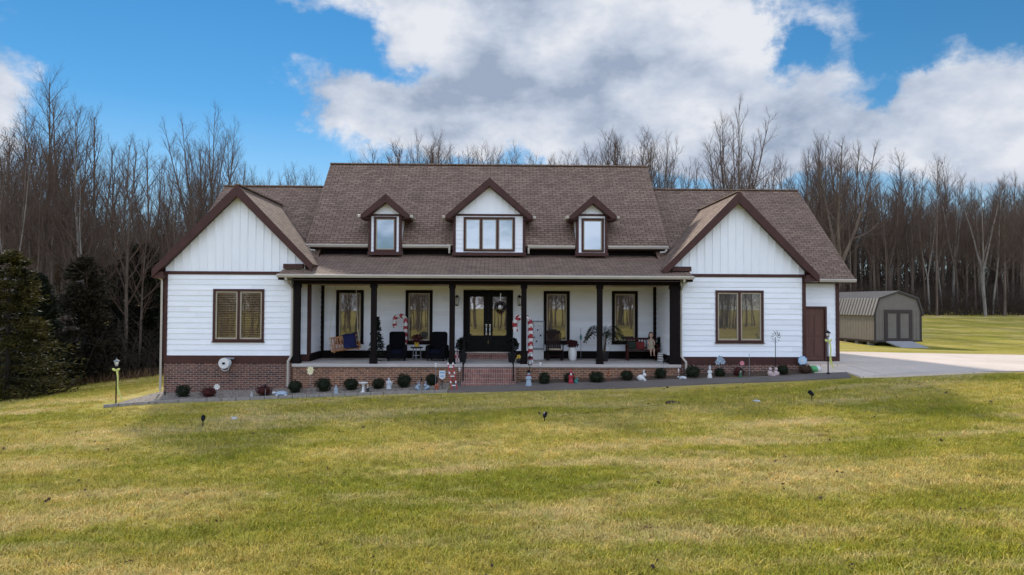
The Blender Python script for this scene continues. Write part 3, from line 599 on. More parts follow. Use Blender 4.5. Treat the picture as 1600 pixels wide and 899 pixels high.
b.ext([(XL+.02,27.6,3.3),(XL+.02,36.6,3.3),(XL+.02,RY,RZW-.25)],(.1,0,0)); b.ext([(XG-.12,27.5,3.3),(XG-.12,36.6,3.3),(XG-.12,RY,RZW-.25)],(.1,0,0)); b.build_each('gable_wall','white',house); b = mb(); b.box(XLi+.1,XRi-.1,YB+.02,YB+.2,3.2,zeM+.3); b.build('upper_wall','dark',house)  # upper wall dark brown, near-black tone also stands for the eave shadow
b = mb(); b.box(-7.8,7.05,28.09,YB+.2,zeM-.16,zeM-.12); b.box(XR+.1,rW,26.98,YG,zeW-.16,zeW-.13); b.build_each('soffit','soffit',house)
# porch shed roof
PE, PEZ = 25.28, Z(760,430.5,25.28)
pxa, pxb = P(433,433,PE).x, P(1084,433,PE).x; pzt = Z(763,398,YB)
b = mb(); slab(b,(pxa,PE,PEZ),(pxb,PE,PEZ),(pxb,YB+.05,pzt),(pxa,YB+.05,pzt),.12)
b.build('roof','shingle',house)
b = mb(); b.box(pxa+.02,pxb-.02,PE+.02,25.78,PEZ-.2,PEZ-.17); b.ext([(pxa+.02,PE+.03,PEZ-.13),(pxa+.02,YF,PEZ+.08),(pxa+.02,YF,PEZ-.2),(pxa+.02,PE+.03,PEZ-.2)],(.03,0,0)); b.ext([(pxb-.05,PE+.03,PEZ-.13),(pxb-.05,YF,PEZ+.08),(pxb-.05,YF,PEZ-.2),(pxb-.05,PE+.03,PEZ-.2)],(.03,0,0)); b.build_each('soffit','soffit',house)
# front gables of the wings
def front_gable(ax, az, xl, zl, xr, zr, ov, xw0, xw1, back):
    yo = YF-ov
    for s, (xe, ze) in ((-1,(xl,zl)),(1,(xr,zr))):
        b = mb(); slab(b,(xe,yo,ze),(ax,yo,az),(ax,back,az),(xe,back,ze),.15); b.build('roof','shingle',house)
        f = mb(); d = Vector((ax-xe,0,az-ze)).normalized(); n = Vector((-d.z,0,d.x)) if s < 0 else Vector((d.z,0,-d.x))
        if n.z > 0: n = -n
        A, B = Vector((xe,yo,ze)), Vector((ax,yo,az)); w = .30
        f.ext([A+Vector((0,0,.02)), B+Vector((0,0,.02)), B-Vector((0,0,w/abs(d.x)*1.0)), A-Vector((0,0,.30))],(0,-.035,0))
        f.ext([A+n*.17, B-Vector((0,0,.19/abs(d.x))), B-Vector((0,0,.22/abs(d.x))), A+n*.2],(0,ov,0)); f.build('rake_board','brown',house,bevel=.006)
    b = mb(); b.bar((ax,yo-.02,az+.015),(ax,back,az+.015),.2,.05); b.build('ridge_cap','shingle',house)
    sl = (az-zl)/(ax-xl); top = az-.20; zb = ZH; hw = (top-zb)/sl
    w0, w1 = max(xw0,ax-hw), min(xw1,ax+hw); pts = [(w0,YF,zb)]
    if w0 > ax-hw+.01: pts.append((w0,YF,top-sl*(ax-w0)))
    pts.append((ax,YF,top))
    if w1 < ax+hw-.01: pts.append((w1,YF,top-sl*(w1-ax)))
    pts.append((w1,YF,zb)); b = mb(); b.ext(pts,(0,.1,0))
    x = ax-math.floor((ax-w0)/.30)*.30
    while x < w1-.02:
        zt = top-sl*abs(x-ax)-.02
        if zt > zb+.06: b.box(x-.022,x+.022,YF-.022,YF+.002,zb,zt)
        x += .30
    b.build('gable_wall','batten',house)
front_gable(-9.76, 6.68, -12.86, 3.49, -6.92, 3.73, .30, XL, XLi, 31.4)
front_gable(9.19, 6.57, 6.26, 3.58, 12.26, 3.40, .30, XRi, XR, 31.4)
for x0, x1 in ((XL-.34,XL+.05),(XR-.06,XR+.40)):            # boxed eave returns at the outer gable feet
    b = mb(); b.box(x0,x1,YF-.29,YF+.9,3.17,3.30); b.box(x0+.02,x1-.02,YF-.27,YF+.8,3.30,3.42); b.build('eave_return','brown',house,bevel=.008)
b = mb(); b.box(P(444,410,25.98).x,P(475,410,25.98).x,25.85,YF+.1,3.56,3.74); b.build('eave_return','brown',house,bevel=.008)
b = mb(); b.box(P(1049,410,25.98).x,P(1079,410,25.98).x,25.85,YF+.1,3.54,3.72); b.build('eave_return','brown',house,bevel=.008)
# dormers
def dormer(pa, pl, pr, pw0, pw1, zb_px, win, panes, strips):
    yo = YD-.30; A = P(*pa,yo); xl, ze = P(*pl,yo).x, P(*pl,yo).z; xr = P(*pr,yo).x; ze = (ze+P(*pr,yo).z)/2
    w0, w1 = P(pw0,370,YD).x, P(pw1,370,YD).x; zb = Z((pw0+pw1)/2,zb_px,YD); ax, az = A.x, A.z; xm = (xl+xr)/2; ax = (ax+xm)/2
    ztop = Z((pw0+pw1)/2,338,YD); sl = (az-ze)/((xr-xl)/2)
    b = mb(); b.box(w0,w0+.02,YD+.0,RY-(RZM-zb)/SM+3.2,zb,ze); b.box(w1-.02,w1,YD,RY-(RZM-zb)/SM+3.2,zb,ze)
    o = window(*win, YD, panes, 'glassd', None, .085, sashw=.04, sill=False)
    lap(b, (w0,YD,0), EX, -EY, w1-w0, zb+.1, ztop, .18, openings=[rel(o,w0)])
    hw = min((az-.24-ztop)/sl, (w1-w0)/2+.1); b.ext([(ax-hw,YD,ztop+.08),(ax+hw,YD,ztop+.08),(ax,YD,ztop+.08+hw*sl)],(0,.1,0))
    x = ax-math.floor(hw/.26)*.26
    while x < ax+hw: 
        zt = ztop+.08+sl*(hw-abs(x-ax))-.03
        if zt > ztop+.13: b.box(x-.018,x+.018,YD-.018,YD+.002,ztop+.08,zt)
        x += .26
    d = b.build('dormer','batten',house)
    yb = RY-(RZM-az)/SM+.25
    for s, xe in ((-1,xl),(1,xr)):
        r = mb(); slab(r,(xe,yo,ze+.02),(ax,yo,az),(ax,yb,az),(xe,yb,ze+.02),.11); r.build('roof','shingle',d)
        f = mb(); dx = abs(xe-ax); w = .26
        f.ext([(xe,yo,ze+.03),(ax,yo,az+.02),(ax,yo,az-.33),(xe-s*.16,yo,ze-.10),(xe,yo,ze-.10)],(0,-.03,0))
        f.box(min(xe,xe-s*.38),max(xe,xe-s*.38),yo+.003,yo+1.0,ze-.125,ze-.10)
        f.ext([(ax,yo+.002,az-.31),(ax,yo+.002,az-.34),(xe-s*.17,yo+.002,ze-.13),(xe-s*.17,yo+.002,ze-.10)],(0,.3,0)); f.build('fascia','brown',d,bevel=.005)
        g = mb(); g.box(min(xe,xe+s*.13),max(xe,xe+s*.13),yo+.02,yo+1.2,ze-.09,ze+.03); g.build('gutter','gutter',d,bevel=.02)
    t = mb(); t.box(w0-.03,w0+.085,YD-.035,YD+.08,zb,ztop); t.box(w1-.085,w1+.03,YD-.035,YD+.08,zb,ztop); t.box(w0-.03,w1+.03,YD-.045,YD+.05,ztop,ztop+.085); t.box(w0-.06,w1+.06,YD-.06,YD+.06,zb-.04,zb+.10); t.build('trim','brown',d,bevel=.005)
    return w0, w1
d1 = dormer((603,303.5),(563.5,337),(640,336.5),577,626.5,397.5,(584.5,338.8,619.5,393.5),1,1)
d2 = dormer((764.5,278),(696,338),(832.5,338.5),709,820,398.5,(724.5,339.5,804.5,393.3),3,2)
d3 = dormer((927,305.5),(890,338.5),(963.7,338.5),901,948,399,(908.5,341.5,943.5,394.5),1,1)
# gutters and downspouts
def gutter(x0, x1, y, z):
    b = mb(); b.ext([(x0,y,z),(x0,y-.11,z+.01),(x0,y-.12,z-.04),(x0,y-.09,z-.115),(x0,y,z-.12)],(x1-x0,0,0)); b.build('gutter','gutter',house,bevel=.006)
gutter(pxa,pxb,PE+.02,PEZ+.0)
ge = [-7.82,d1[0]-.06,d1[1]+.06,d2[0]-.13,d2[1]+.13,d3[0]-.06,d3[1]+.06,7.07]
for i in range(0,8,2): gutter(ge[i],ge[i+1],28.06,zeM+.0)
gutter(XR+.35,rW,26.96,zeW)
b = mb(); b.box(XL-.38,XL-.27,YF-.25,36.0,3.32,3.43); b.build('gutter','gutter',house,bevel=.02)
def spout(pts, w=.085):
    b = mb(); b.tube(pts, w*.6, 4); b.build('downspout','gutter',house,bevel=.008)
gl = gz(XL-.05,25.9)
spout([(XL-.33,YF-.22,3.33),(XL-.33,YF-.22,3.27),(XL-.09,YF-.1,3.14),(XL-.085,YF-.09,3.02),(XL-.085,YF-.09,.3),(XL-.085,YF-.09,gl+.15)])
xs = P(457,500,YF-.08).x
spout([(P(447,437,PE).x,PE-.03,PEZ-.1),(P(447,437,PE).x,PE-.03,PEZ-.18),(xs,YF-.09,PEZ-.5),(xs,YF-.09,.32),(xs-.06,YP-.06,.1),(xs-.06,YP-.06,gz(xs,25.5)+.12)])
xs = P(1064,500,YF-.08).x
spout([(P(1069,437,PE).x,PE-.03,PEZ-.1),(P(1069,437,PE).x,PE-.03,PEZ-.18),(xs,YF-.09,PEZ-.5),(xs,YF-.09,.32),(xs+.12,YP-.06,.1),(xs+.12,YP-.06,gz(xs,25.5)+.12),(xs+.2,YP-.2,gz(xs,25.5)+.08)])
spout([(XR+.42,YF+.95,3.25),(XR+.42,YF+.9,3.17),(XR+.06,YF+.5,3.02),(XR+.06,YF+.5,.0)])
for x in (d2[0]-.18, d2[1]+.16): spout([(x,27.98,zeM-.1),(x,27.98,zeM-.2),(x,28.02,zeM-.33)], .09)
for x, s in ((-7.7,-1),(6.98,1)): spout([(x,28.0,zeM-.1),(x,28.0,zeM-.17),(x-s*.1,27.9,zeM-.25),(x-s*.3,27.85,zeM-.27)], .08)
# wall lanterns by the door, porch handrail
for px in (714,811.5):
    p = P(px,470,YB); b = mb(); x, y, z = p.x, YB-.14, p.z
    b.box(x-.05,x+.05,YB-.04,YB-.02,z-.1,z+.22); b.tube([(x,YB-.03,z+.16),(x,y,z+.24),(x,y,z+.19)],.012,6); b.lathe([(.02,.2),(.085,.15),(.09,.13)],(x,y,z),4); b.lathe([(.07,-.17),(.075,-.2),(.02,-.22)],(x,y,z),4)
    for a in range(4): b.bar((x+.06*math.cos(a*1.571),y+.06*math.sin(a*1.571),z-.17),(x+.075*math.cos(a*1.571),y+.075*math.sin(a*1.571),z+.14),.012)
    lo = b.build('wall_lantern','iron',house); g = mb(); g.lathe([(.05,-.165),(.062,.13)],(x,y,z),10); g.build('lamp_glass','bulb',lo,smooth=True)
for px in (724.5,801.5):
    x = P(px,580,25.6).x; b = mb(); ztop = .82
    b.box(x-.025,x+.025,25.74,25.79,-.0,ztop+.02); b.box(x-.025,x+.025,25.06,25.11,-.75,.22); b.tube([(x,26.35,ztop),(x,25.75,ztop),(x,25.0,.2)],.024,6); b.tube([(x,25.76,.12),(x,25.1,-.45)],.014,4); b.box(x-.02,x+.02,26.33,26.37,0,ztop)
    for i in range(1,6):
        t = i/6; y = 25.76-.68*t; b.tube([(x,y,.12-.57*t),(x,y,ztop-.6*t)],.009,4)
    b.ball((x,25.765,ztop+.05),.04,8); b.build('handrail','iron',house)
# ------------------------------------------------------------------ porch furniture and Christmas things
M.update(
 red=mat('red paint',(.30,.015,.028),.4,.12,4), wht=mat('white plastic',(.62,.61,.59),.45,.05,4), navy=mat('navy fabric',(.006,.007,.014),.95,.3,9,bump=.3,spec=.06),
 black=mat('black fabric',(.0055,.0055,.007),.95,.3,9,bump=.3,spec=.06), wood=mat('honey wood',(.30,.12,.035),.5,.3,3,stretch=(6,1,6)), redwood=mat('dark red wood',(.045,.009,.007),.55,.3,4,spec=.15,stretch=(6,1,6)),
 darkwood=mat('dark rocker wood',(.016,.006,.005),.55,.3,4,spec=.12), blue=mat('blue blanket',(.010,.014,.07),.9,.3,8,bump=.3), rope=mat('rope',(.55,.50,.40),.9,.15,30),
 yellow=mat('yellow glaze',(.62,.42,.05),.35,.15,5), mum=foliage_mat('maroon flowers',(.045,.010,.012),.6,9,.7,0), stem=mat('plant stem',(.07,.05,.025),.8,.3,8),
 pine=foliage_mat('artificial pine',(.010,.012,.008),.6,9,.7,.05), palm=foliage_mat('palm fronds',(.018,.024,.012),.5,5,.5,.1), box=foliage_mat('boxwood leaves',(.011,.016,.007),.55,9,.6,.08,(1.2,1.15,1)),
 barberry=foliage_mat('barberry leaves',(.060,.014,.012),.5,9,.7,.05), brownbush=foliage_mat('brown bush leaves',(.050,.028,.016),.5,9,.7,.05), stone=mat('pale statue stone',(.46,.48,.50),.7,.12,8,bump=.3),
 bluestone=mat('pale blue statue glaze',(.30,.37,.44),.35,.2,7), teal=mat('teal glass',(.05,.22,.20),.15,.3,6), copper=mat('copper figure',(.34,.13,.06),.4,.3,6,metal=.4),
 skin=mat('doll skin',(.58,.36,.26),.6,.06,6), cream=mat('cream cloth',(.42,.36,.27),.9,.1,7), hair=mat('doll hair',(.03,.015,.010),.7,.3,12), greenbag=mat('green bag print',(.08,.33,.12),.45,.15,7),
 ribbon=mat('lime ribbon',(.50,.52,.16),.5,.12,5), pot=mat('dark planter',(.012,.011,.012),.5,.2,5), greymetal=mat('grey metal',(.20,.21,.22),.45,.15,6), hose=mat('pale hose',(.52,.55,.56),.5,.1,9),
 lens=glass_mat('lamp lens',.4,(.3,.3,.28)), pink=mat('pink petals',(.62,.22,.26),.5,.15,6), silver=mat('silver metal',(.6,.6,.58),.3,.1,6,metal=.9), signblue=mat('blue sign enamel',(.20,.36,.52),.4,.1,5), bark=mat('grey bark',(.035,.028,.022),.95,.35,3,bump=.5,stretch=(3,3,.5)))
def on_porch(px, y=27.5): return Vector((P(px,560,y).x, y, 0))
def tripple(px, py): g = G(px,py); return g
# candy canes: striped tube with a crook
def candy_cane(loc, h, r, s, label, rz=0, lean=0, cr=.30):
    t = thing('candy_cane', label, 'decoration', loc, 'candy canes on the porch', rz)
    pts = [Vector((lean*z/h,0,z)) for z in np.linspace(0,h-.03-cr,26)]; c = Vector((lean-cr*s,0,h-.03-cr))
    pts += [c+Vector((cr*s*math.cos(a),0,cr*math.sin(a))) for a in np.linspace(.12,math.pi,16)]
    e = pts[-1]; pts += [e+Vector((.02*s,0,-.09*i)) for i in (1,2,3)]
    dd = [0]
    for a, b in zip(pts, pts[1:]): dd.append(dd[-1]+(b-a).length)
    st = MB(); k = 14; prev = None
    for i in range(len(pts)):
        d = (pts[min(i+1,len(pts)-1)]-pts[max(i-1,0)]).normalized(); a = Vector((0,1,0)); b_ = d.cross(a)
        for j in range(k): q = 2*math.pi*j/k; st.v.append(pts[i]+(a*math.cos(q)+b_*math.sin(q))*r)
    for i in range(len(pts)-1):
        for j in range(k):
            st.f.append([i*k+j,i*k+(j+1)%k,(i+1)*k+(j+1)%k,(i+1)*k+j]); st.mi.append(int(((dd[i]+r*.9*math.cos(2*math.pi*j/k))/.14)%2 < 1))
    st.add(st.v[:k],[tuple(range(k))]); st.add(st.v[(len(pts)-1)*k:len(pts)*k],[tuple(range(k))])
    st.build('stripe_tube', ['wht','red'], t, smooth=True)
    b = MB(); b.lathe([(.02,.0),(r*1.5,.0),(r*1.4,.02),(r*1.1,.03),(r*1.1,.05)],(0,0,.0),12); b.build('foot','wht',t,smooth=True); return t
candy_cane(on_porch(632,27.95), 1.80, .09, 1, 'red and white candy cane behind the left dark armchair', lean=.04, cr=.235)
candy_cane(on_porch(828.5,26.5), 1.80, .105, 1, 'tall red and white candy cane beside the post right of the door')
# armchairs
def armchair(loc, rz, label, w=.80):
    t = thing('armchair', label, 'armchair', loc, 'dark armchairs on the porch', rz); hw = w/2
    b = MB(); b.obox((0,.30,.64),(w*.80,.20,1.0),Matrix.Rotation(-.14,3,'X')); b.build('backrest','black',t,bevel=.09)
    b = MB(); b.box(-hw+.14,hw-.14,-.36,.26,.27,.46); b.build('seat','navy',t,bevel=.05)
    for s in (-1,1):
        b = MB(); b.box(min(s*hw,s*(hw-.17)),max(s*hw,s*(hw-.17)),-.40,.34,.08,.62); b.build('armrest','black',t,bevel=.06)
        for y in (-.34,.28): b = MB(); b.tube([(s*(hw-.1),y,.1),(s*(hw-.08),y,0)],[.03,.022],8); b.build('leg','iron',t)
    b = MB(); b.box(-hw+.15,hw-.15,-.35,.30,.09,.275); b.build('base','black',t,bevel=.02); return t
armchair(on_porch(620,27.3), .10, 'dark upholstered armchair in front of the left candy cane')
armchair(on_porch(683.5,27.3), -.16, 'dark upholstered armchair between the side table and the post')
t = thing('side_table','small round side table between the two armchairs','table',on_porch(651,27.2))
b = MB(); b.lathe([(.02,.50),(.235,.50),(.25,.52),(.25,.545),(.02,.55)],n=24); b.build('tabletop','iron',t,bevel=.003)
for i in range(3):
    a = .5+i*2.09; b = MB(); b.tube([(.16*math.cos(a),.16*math.sin(a),.50),(.19*math.cos(a),.19*math.sin(a),0)],.016,8); b.build('leg','greymetal',t)
b = MB(); b.lathe([(.12,.2),(.135,.2),(.135,.215),(.12,.22)],n=18); b.build('stretcher_ring','greymetal',t)
def flowers(b, c, r, n, ln=.05, mi=0, flat=.75):
    for i in range(n):
        d = Vector((random.gauss(0,1),random.gauss(0,1),random.gauss(0,1)+.25)).normalized(); p = Vector(c)+Vector((d.x*r,d.y*r,d.z*r*flat))*random.uniform(.7,1.05); b.leaf(p,d+Vector((random.uniform(-.6,.6),random.uniform(-.6,.6),random.uniform(-.3,.6))),ln*random.uniform(.7,1.3),ln*.8,mi)
t = thing('potted_mum','maroon mums in a yellow pot on the round side table','plant',on_porch(651,27.2)+Vector((0,0,.55)))
b = MB(); b.lathe([(.055,0),(.07,.01),(.09,.16),(.095,.18),(.08,.18),(.075,.15)],n=18); b.build('pot','yellow',t,smooth=True)
b = MB(); b.ball((0,0,.30),(.15,.15,.11),10); flowers(b,(0,0,.30),.21,260,.06); b.build('flowers','mum',t)
# porch swing (turned and tilted), blanket over it
sw = on_porch(540,27.35)+Vector((0,0,.42)); rz = .38
t = thing('porch_swing','honey wood porch swing hanging from ropes in front of the leftmost porch window','swing',sw,None,rz); t.rotation_euler = (0,-.12,rz)
b = MB(); 
for i in range(6): b.box(-.55,.55,-.25+i*.085,-.18+i*.085,0,.025)
b.box(-.5,-.45,-.25,.25,-.05,-.002); b.box(.45,.5,-.25,.25,-.05,-.002); b.build('seat','wood',t,bevel=.004)
b = MB(); ro = Matrix.Rotation(-.22,3,'X')
for i in range(9): b.obox((-.48+i*.12,.30,.28),(.075,.022,.44),ro)
b.obox((0,.345,.50),(1.1,.03,.07),ro); b.obox((0,.25,.07),(1.1,.03,.05),ro); b.build('backrest','wood',t,bevel=.004)
for s in (-1,1):
    b = MB(); b.box(s*.53-.035,s*.53+.035,-.27,.30,.24,.265); b.bar((s*.53,-.22,.0),(s*.53,-.22,.245),.05); b.bar((s*.53,.0,.0),(s*.53,.0,.245),.04); b.build('armrest','wood',t,bevel=.004)
mw = Matrix.Translation(sw) @ Matrix.Rotation(rz,4,'Z') @ Matrix.Rotation(-.12,4,'Y'); inv = mw.inverted()
for s in (-1,1):
    b = MB(); top = inv @ Vector((sw.x+s*.40,27.3,2.98))
    b.tube([(s*.57,-.24,.0),(s*.55,-.03,.75),top],.011,6); b.tube([(s*.57,.28,.1),(s*.55,-.03,.75)],.011,6); b.build('rope','rope',t)
b = MB(); q = 9
vs = []
for i in range(q):
    for j in range(q):
        u, v = i/(q-1), j/(q-1); x = -.02+u*.50; 
        y, z = ((-.24+v*.9*.5/.5, .045) if v < .5 else (.21+(v-.5)*.36, .06+(v-.5)*1.02)); vs.append(mw@Vector((x+.02*math.sin(9*v), y*.98-.012, z+.014*math.sin(7*u+5*v)+.012)))
b = MB(mw.translation); b.add(vs,[(i*q+j,(i+1)*q+j,(i+1)*q+j+1,i*q+j+1) for i in range(q-1) for j in range(q-1)]); o = b.build('blanket','blue',smooth=True); so_ = o.modifiers.new('thick','SOLIDIFY'); so_.thickness = .03; so_.offset = 1
tag(o,'dark blue blanket draped over the right half of the porch swing','blanket')
# slender Christmas tree behind the second post
def conifer(b, h, r, nb, per, ls, base=.08, droop=-.25, prof=1.0):
    for i in range(nb):
        f = random.random()**.8; z = h*(base+(1-base)*f); rr = r*(1-f)**prof*random.uniform(.65,1.1)+.02; a = random.uniform(0,6.283); dr = Vector((math.cos(a),math.sin(a),droop*random.uniform(.3,1.4)))
        for k in range(per):
            s = random.random()**.7; p = Vector((0,0,z))+dr*rr*s+Vector((random.uniform(-1,1),random.uniform(-1,1),random.uniform(-.6,.6)))*ls*.5; d = dr+Vector((random.uniform(-.9,.9),random.uniform(-.9,.9),random.uniform(-.5,.7))); b.leaf(p,d,ls*random.uniform(.6,1.3),ls*.28)
t = thing('christmas_tree','slender bare dark artificial Christmas tree behind the post left of the armchairs','tree',on_porch(588,26.95))
b = MB(); b.tube([(0,0,0),(0,0,1.66)],[.03,.012],8); b.build('trunk','stem',t)
b = MB(); conifer(b,1.7,.34,170,22,.09,.12,-.1,.9); b.build('branches','pine',t)
b = MB(); 
for i in range(3): b.bar((0,0,.05),(.22*math.cos(i*2.1),.22*math.sin(i*2.1),.01),.03)
b.build('stand','iron',t)
# wreath on the right door leaf
wc = P(782,480.5,YB-.05); wr = MB((wc.x,wc.y,wc.z))
for i in range(520):
    a = random.uniform(0,6.283); q = random.uniform(0,6.283); rr = .165+.06*math.cos(q); p = wc+Vector((rr*math.cos(a),-.045-.05*math.sin(q)*1,rr*math.sin(a)))
    wr.leaf(p, Vector((-math.sin(a)+math.cos(a)*.5,random.uniform(-.7,.1),math.cos(a)+math.sin(a)*.5))+Vector((random.uniform(-.6,.6),0,random.uniform(-.6,.6))),.075,.03)
t = thing('wreath','dark wreath with a brown bow hanging on the right glass front door','wreath',(wc.x,wc.y,wc.z)); wr.build('greenery',foliage_mat('wreath leaves',(.035,.022,.025),.6,9,.7,0),t)
b = MB((wc.x,wc.y,wc.z))
for s in (-1,1): b.ball(wc+Vector((s*.045,-.08,-.17)),(.05,.02,.028),8,rot=Matrix.Rotation(s*.5,3,'Y')); b.bar(wc+Vector((s*.008,-.075,-.17)),wc+Vector((s*.03,-.06,-.34)),.035,.01)
b.build('bow',mat('brown bow cloth',(.13,.05,.02),.8,.2,8),t); b = MB((wc.x,wc.y,wc.z)); b.box(wc.x-.015,wc.x+.015,wc.y-.002,wc.y+.004,wc.z+.2,Z(782,458,YB)); b.build('hanger','chrome',t)
# topiaries beside the steps
def topiary(px, y, label):
    t = thing('potted_evergreen', label, 'plant', on_porch(px,y), 'potted evergreens flanking the steps')
    b = MB(); b.lathe([(.10,0),(.12,.02),(.16,.30),(.18,.33),(.17,.36),(.14,.34)],n=16); b.build('pot','pot',t,smooth=True)
    b = MB(); b.tube([(0,0,.3),(0,0,.75)],.015,6); b.build('trunk','stem',t); b = MB(); flowers(b,(0,0,.66),.22,420,.085,0,1.15); b.ball((0,0,.66),(.16,.16,.19),8); b.build('foliage','pine',t)
topiary(723,26.55,'potted dark evergreen left of the porch steps'); topiary(799.5,26.55,'potted dark evergreen right of the porch steps')
# red and white gift boxes left of the door, bow plant right of it
t = thing('gift_stack','red and white wrapped gift boxes stacked beside the post left of the door','gift',on_porch(714.5,26.7))
for i,(w,z0,z1) in enumerate(((.24,.02,.16),(.20,.165,.27),(.15,.275,.40))):
    b = MB(); b.box(-w/2,w/2,-w/2,w/2,z0-.02 if i==0 else z0,z1); g = b.build('gift_box','wht' if i!=1 else 'red',t,bevel=.008); b = MB(); b.box(-.02,.02,-w/2-.004,w/2+.004,z0-.018 if i==0 else z0+.002,z1+.004); b.box(-w/2-.004,w/2+.004,-.02,.02,z0-.016 if i==0 else z0+.004,z1+.006); b.build('ribbon','red' if i!=1 else 'wht',g)
t = thing('potted_bow_plant','small yellow bow decoration in a dark pot right of the steps','decoration',on_porch(810.5,26.3))
b = MB(); b.lathe([(.06,0),(.09,.02),(.10,.15),(.08,.15)],n=14); b.build('pot','pot',t,smooth=True); b = MB()
for a in (.4,2.2,-.6,3.6,1.3): b.ball((.055*math.cos(a),-.02,.22+.055*math.sin(a)),(.06,.025,.03),8,rot=Matrix.Rotation(-a,3,'Y'))
b.build('bow','yellow',t,smooth=True)
# framed board with stars over a white box
t = thing('display_board','tall grey framed white board with dark stars standing by the candy cane','board',on_porch(841,27.95))
w, z0, z1 = .24, .42, 1.58; b = MB(); b.box(-w,-w+.04,-.02,.02,z0,z1); b.box(w-.04,w,-.02,.02,z0,z1); b.box(-w+.04,w-.04,-.022,.018,z1-.05,z1); b.box(-w+.04,w-.04,-.022,.018,z0,z0+.05); b.build('frame','greymetal',t)
b = MB(); b.box(-w+.03,w-.03,-.006,.006,z0+.03,z1-.03); b.build('panel',mat('pale grey panel',(.52,.54,.57),.6,.12,3),t)
for sx, sz, r in ((-.03,1.20,.055),(.09,.98,.055),(-.07,.74,.055),(-.17,.90,.045)):
    b = MB(); b.ext([(sx+(r if k%2==0 else r*.42)*math.sin(k*math.pi/5),-.02,sz+(r if k%2==0 else r*.42)*math.cos(k*math.pi/5)) for k in range(10)],(0,.012,0)); b.build('star','iron',t)
for sx in (-.12,-.04,.05,.13):
    b = MB(); b.tube([(sx,-.014,1.30),(sx,-.014,.55)],.004,4); b.build('cord','greymetal',t)
for sx in (-.10,.02,.13): b = MB(); b.ball((sx,-.03,1.42+.02*math.cos(sx*30)),(.055,.02,.05),8); b.build('snowball','wht',t)
b = MB(); b.box(-.22,.22,-.1,.12,0,.40); b.build('box','wht',t,bevel=.01); b = MB(); b.box(-.24,.24,-.12,.14,.40,.425); b.build('box_lid','greymetal',t)
# rocking chair
t = thing('rocking_chair','dark wooden rocking chair with a striped cushion before the porch window right of the door','rocking chair',on_porch(866.5,27.3),None,.06)
b = MB(); b.box(-.29,.29,-.28,.24,.40,.44); b.build('seat','darkwood',t,bevel=.01); b = MB(); b.box(-.26,.26,-.29,.2,.44,.50); b.build('cushion',mat('striped cushion',(.34,.27,.20),.9,.4,14,stretch=(8,.2,1)),t,bevel=.025)
b = MB(); ro = Matrix.Rotation(-.2,3,'X')
for i in range(7): b.obox((-.225+i*.075,.31,.80),(.068,.02,.66),ro)
b.obox((0,.375,1.13),(.58,.035,.12),ro); b.obox((0,.245,.50),(.58,.035,.05),ro); b.build('backrest','darkwood',t,bevel=.006)
for s in (-1,1):
    b = MB(); pts = [Vector((s*.29,-.50+i*.11,.035+.16*((i-4.7)/5)**2)) for i in range(11)]
    for p, q in zip(pts, pts[1:]): b.bar(p-(q-p)*.05, q, .04, .045)
    b.build('rocker','darkwood',t); b = MB(); b.box(s*.33-.045,s*.33+.045,-.34,.30,.64,.665); b.build('armrest','darkwood',t,bevel=.008)
    for y, zt in ((-.25,.645),(.25,1.1)): b = MB(); b.tube([(s*.29,y,.06),(s*.30,y+(.09 if zt>1 else 0),zt)],.022,8); b.build('leg','darkwood',t)
b = MB(); b.tube([(-.29,-.25,.24),(.29,-.25,.24)],.015,6); b.build('stretcher','darkwood',t)
# white urn with maroon mums
t = thing('tall_planter','tall white planter of maroon mums beside the rocking chair','planter',on_porch(894.5,27.4))
b = MB(); b.lathe([(.11,0),(.14,.02),(.165,.2),(.17,.36),(.15,.50),(.155,.53),(.12,.53),(.10,.48)],n=20); b.build('pot','wht',t,smooth=True)
b = MB(); b.ball((0,0,.66),(.17,.17,.12),10); flowers(b,(0,0,.67),.22,320,.06,0,.6); b.build('flowers','mum',t)
t = thing('wind_chime_stand','thin dark pole ornament with a pointed bulb left of the palm','ornament',on_porch(907.5,28.05))
b = MB(); b.tube([(0,0,.02),(0,0,1.28)],.010,6); b.lathe([(.02,0),(.10,.0),(.09,.02),(.012,.03)],n=12); b.build('pole','greymetal',t); b = MB(); b.lathe([(.008,1.05),(.045,.96),(.05,.88),(.02,.80),(.008,.74)],n=10); b.build('bulb','teal',t,smooth=True)
# potted palm
t = thing('potted_palm','potted palm with arching fronds behind the second post from the right','plant',on_porch(943,27.1))
b = MB(); b.lathe([(.15,0),(.17,.02),(.21,.30),(.23,.34),(.21,.36),(.18,.32)],n=18); b.build('pot','pot',t,smooth=True)
b = MB(); b2 = MB()
for i in range(5):
    a = i*1.3; b2.tube([(.05*math.cos(a),.05*math.sin(a),.3),(.09*math.cos(a),.09*math.sin(a),.7),(.12*math.cos(a),.12*math.sin(a),1.05)],[.022,.018,.014],6)
for i in range(24):
    a = i*2.4; l = random.uniform(.5,.85); up = random.uniform(.15,.55); o = Vector((.1*math.cos(a),.1*math.sin(a),random.uniform(.8,1.1))); prev = o
    for k in range(1,13):
        s = k/12; p = o+Vector((math.cos(a)*l*s, math.sin(a)*l*s, up*math.sin(s*2.6)-.22*s*s)); d = (p-prev).normalized(); sd_ = d.cross(Vector((0,0,1))).normalized()
        b.tube([prev,p],.005,3,cap=False)
        for w in (-1,1): b.leaf(p, sd_*w+d*.7+Vector((0,0,-.35)), .30*(1-.45*s), .055, 0, Vector((0,0,1)))
        prev = p
b2.build('trunk','stem',t); b.build('fronds','palm',t)
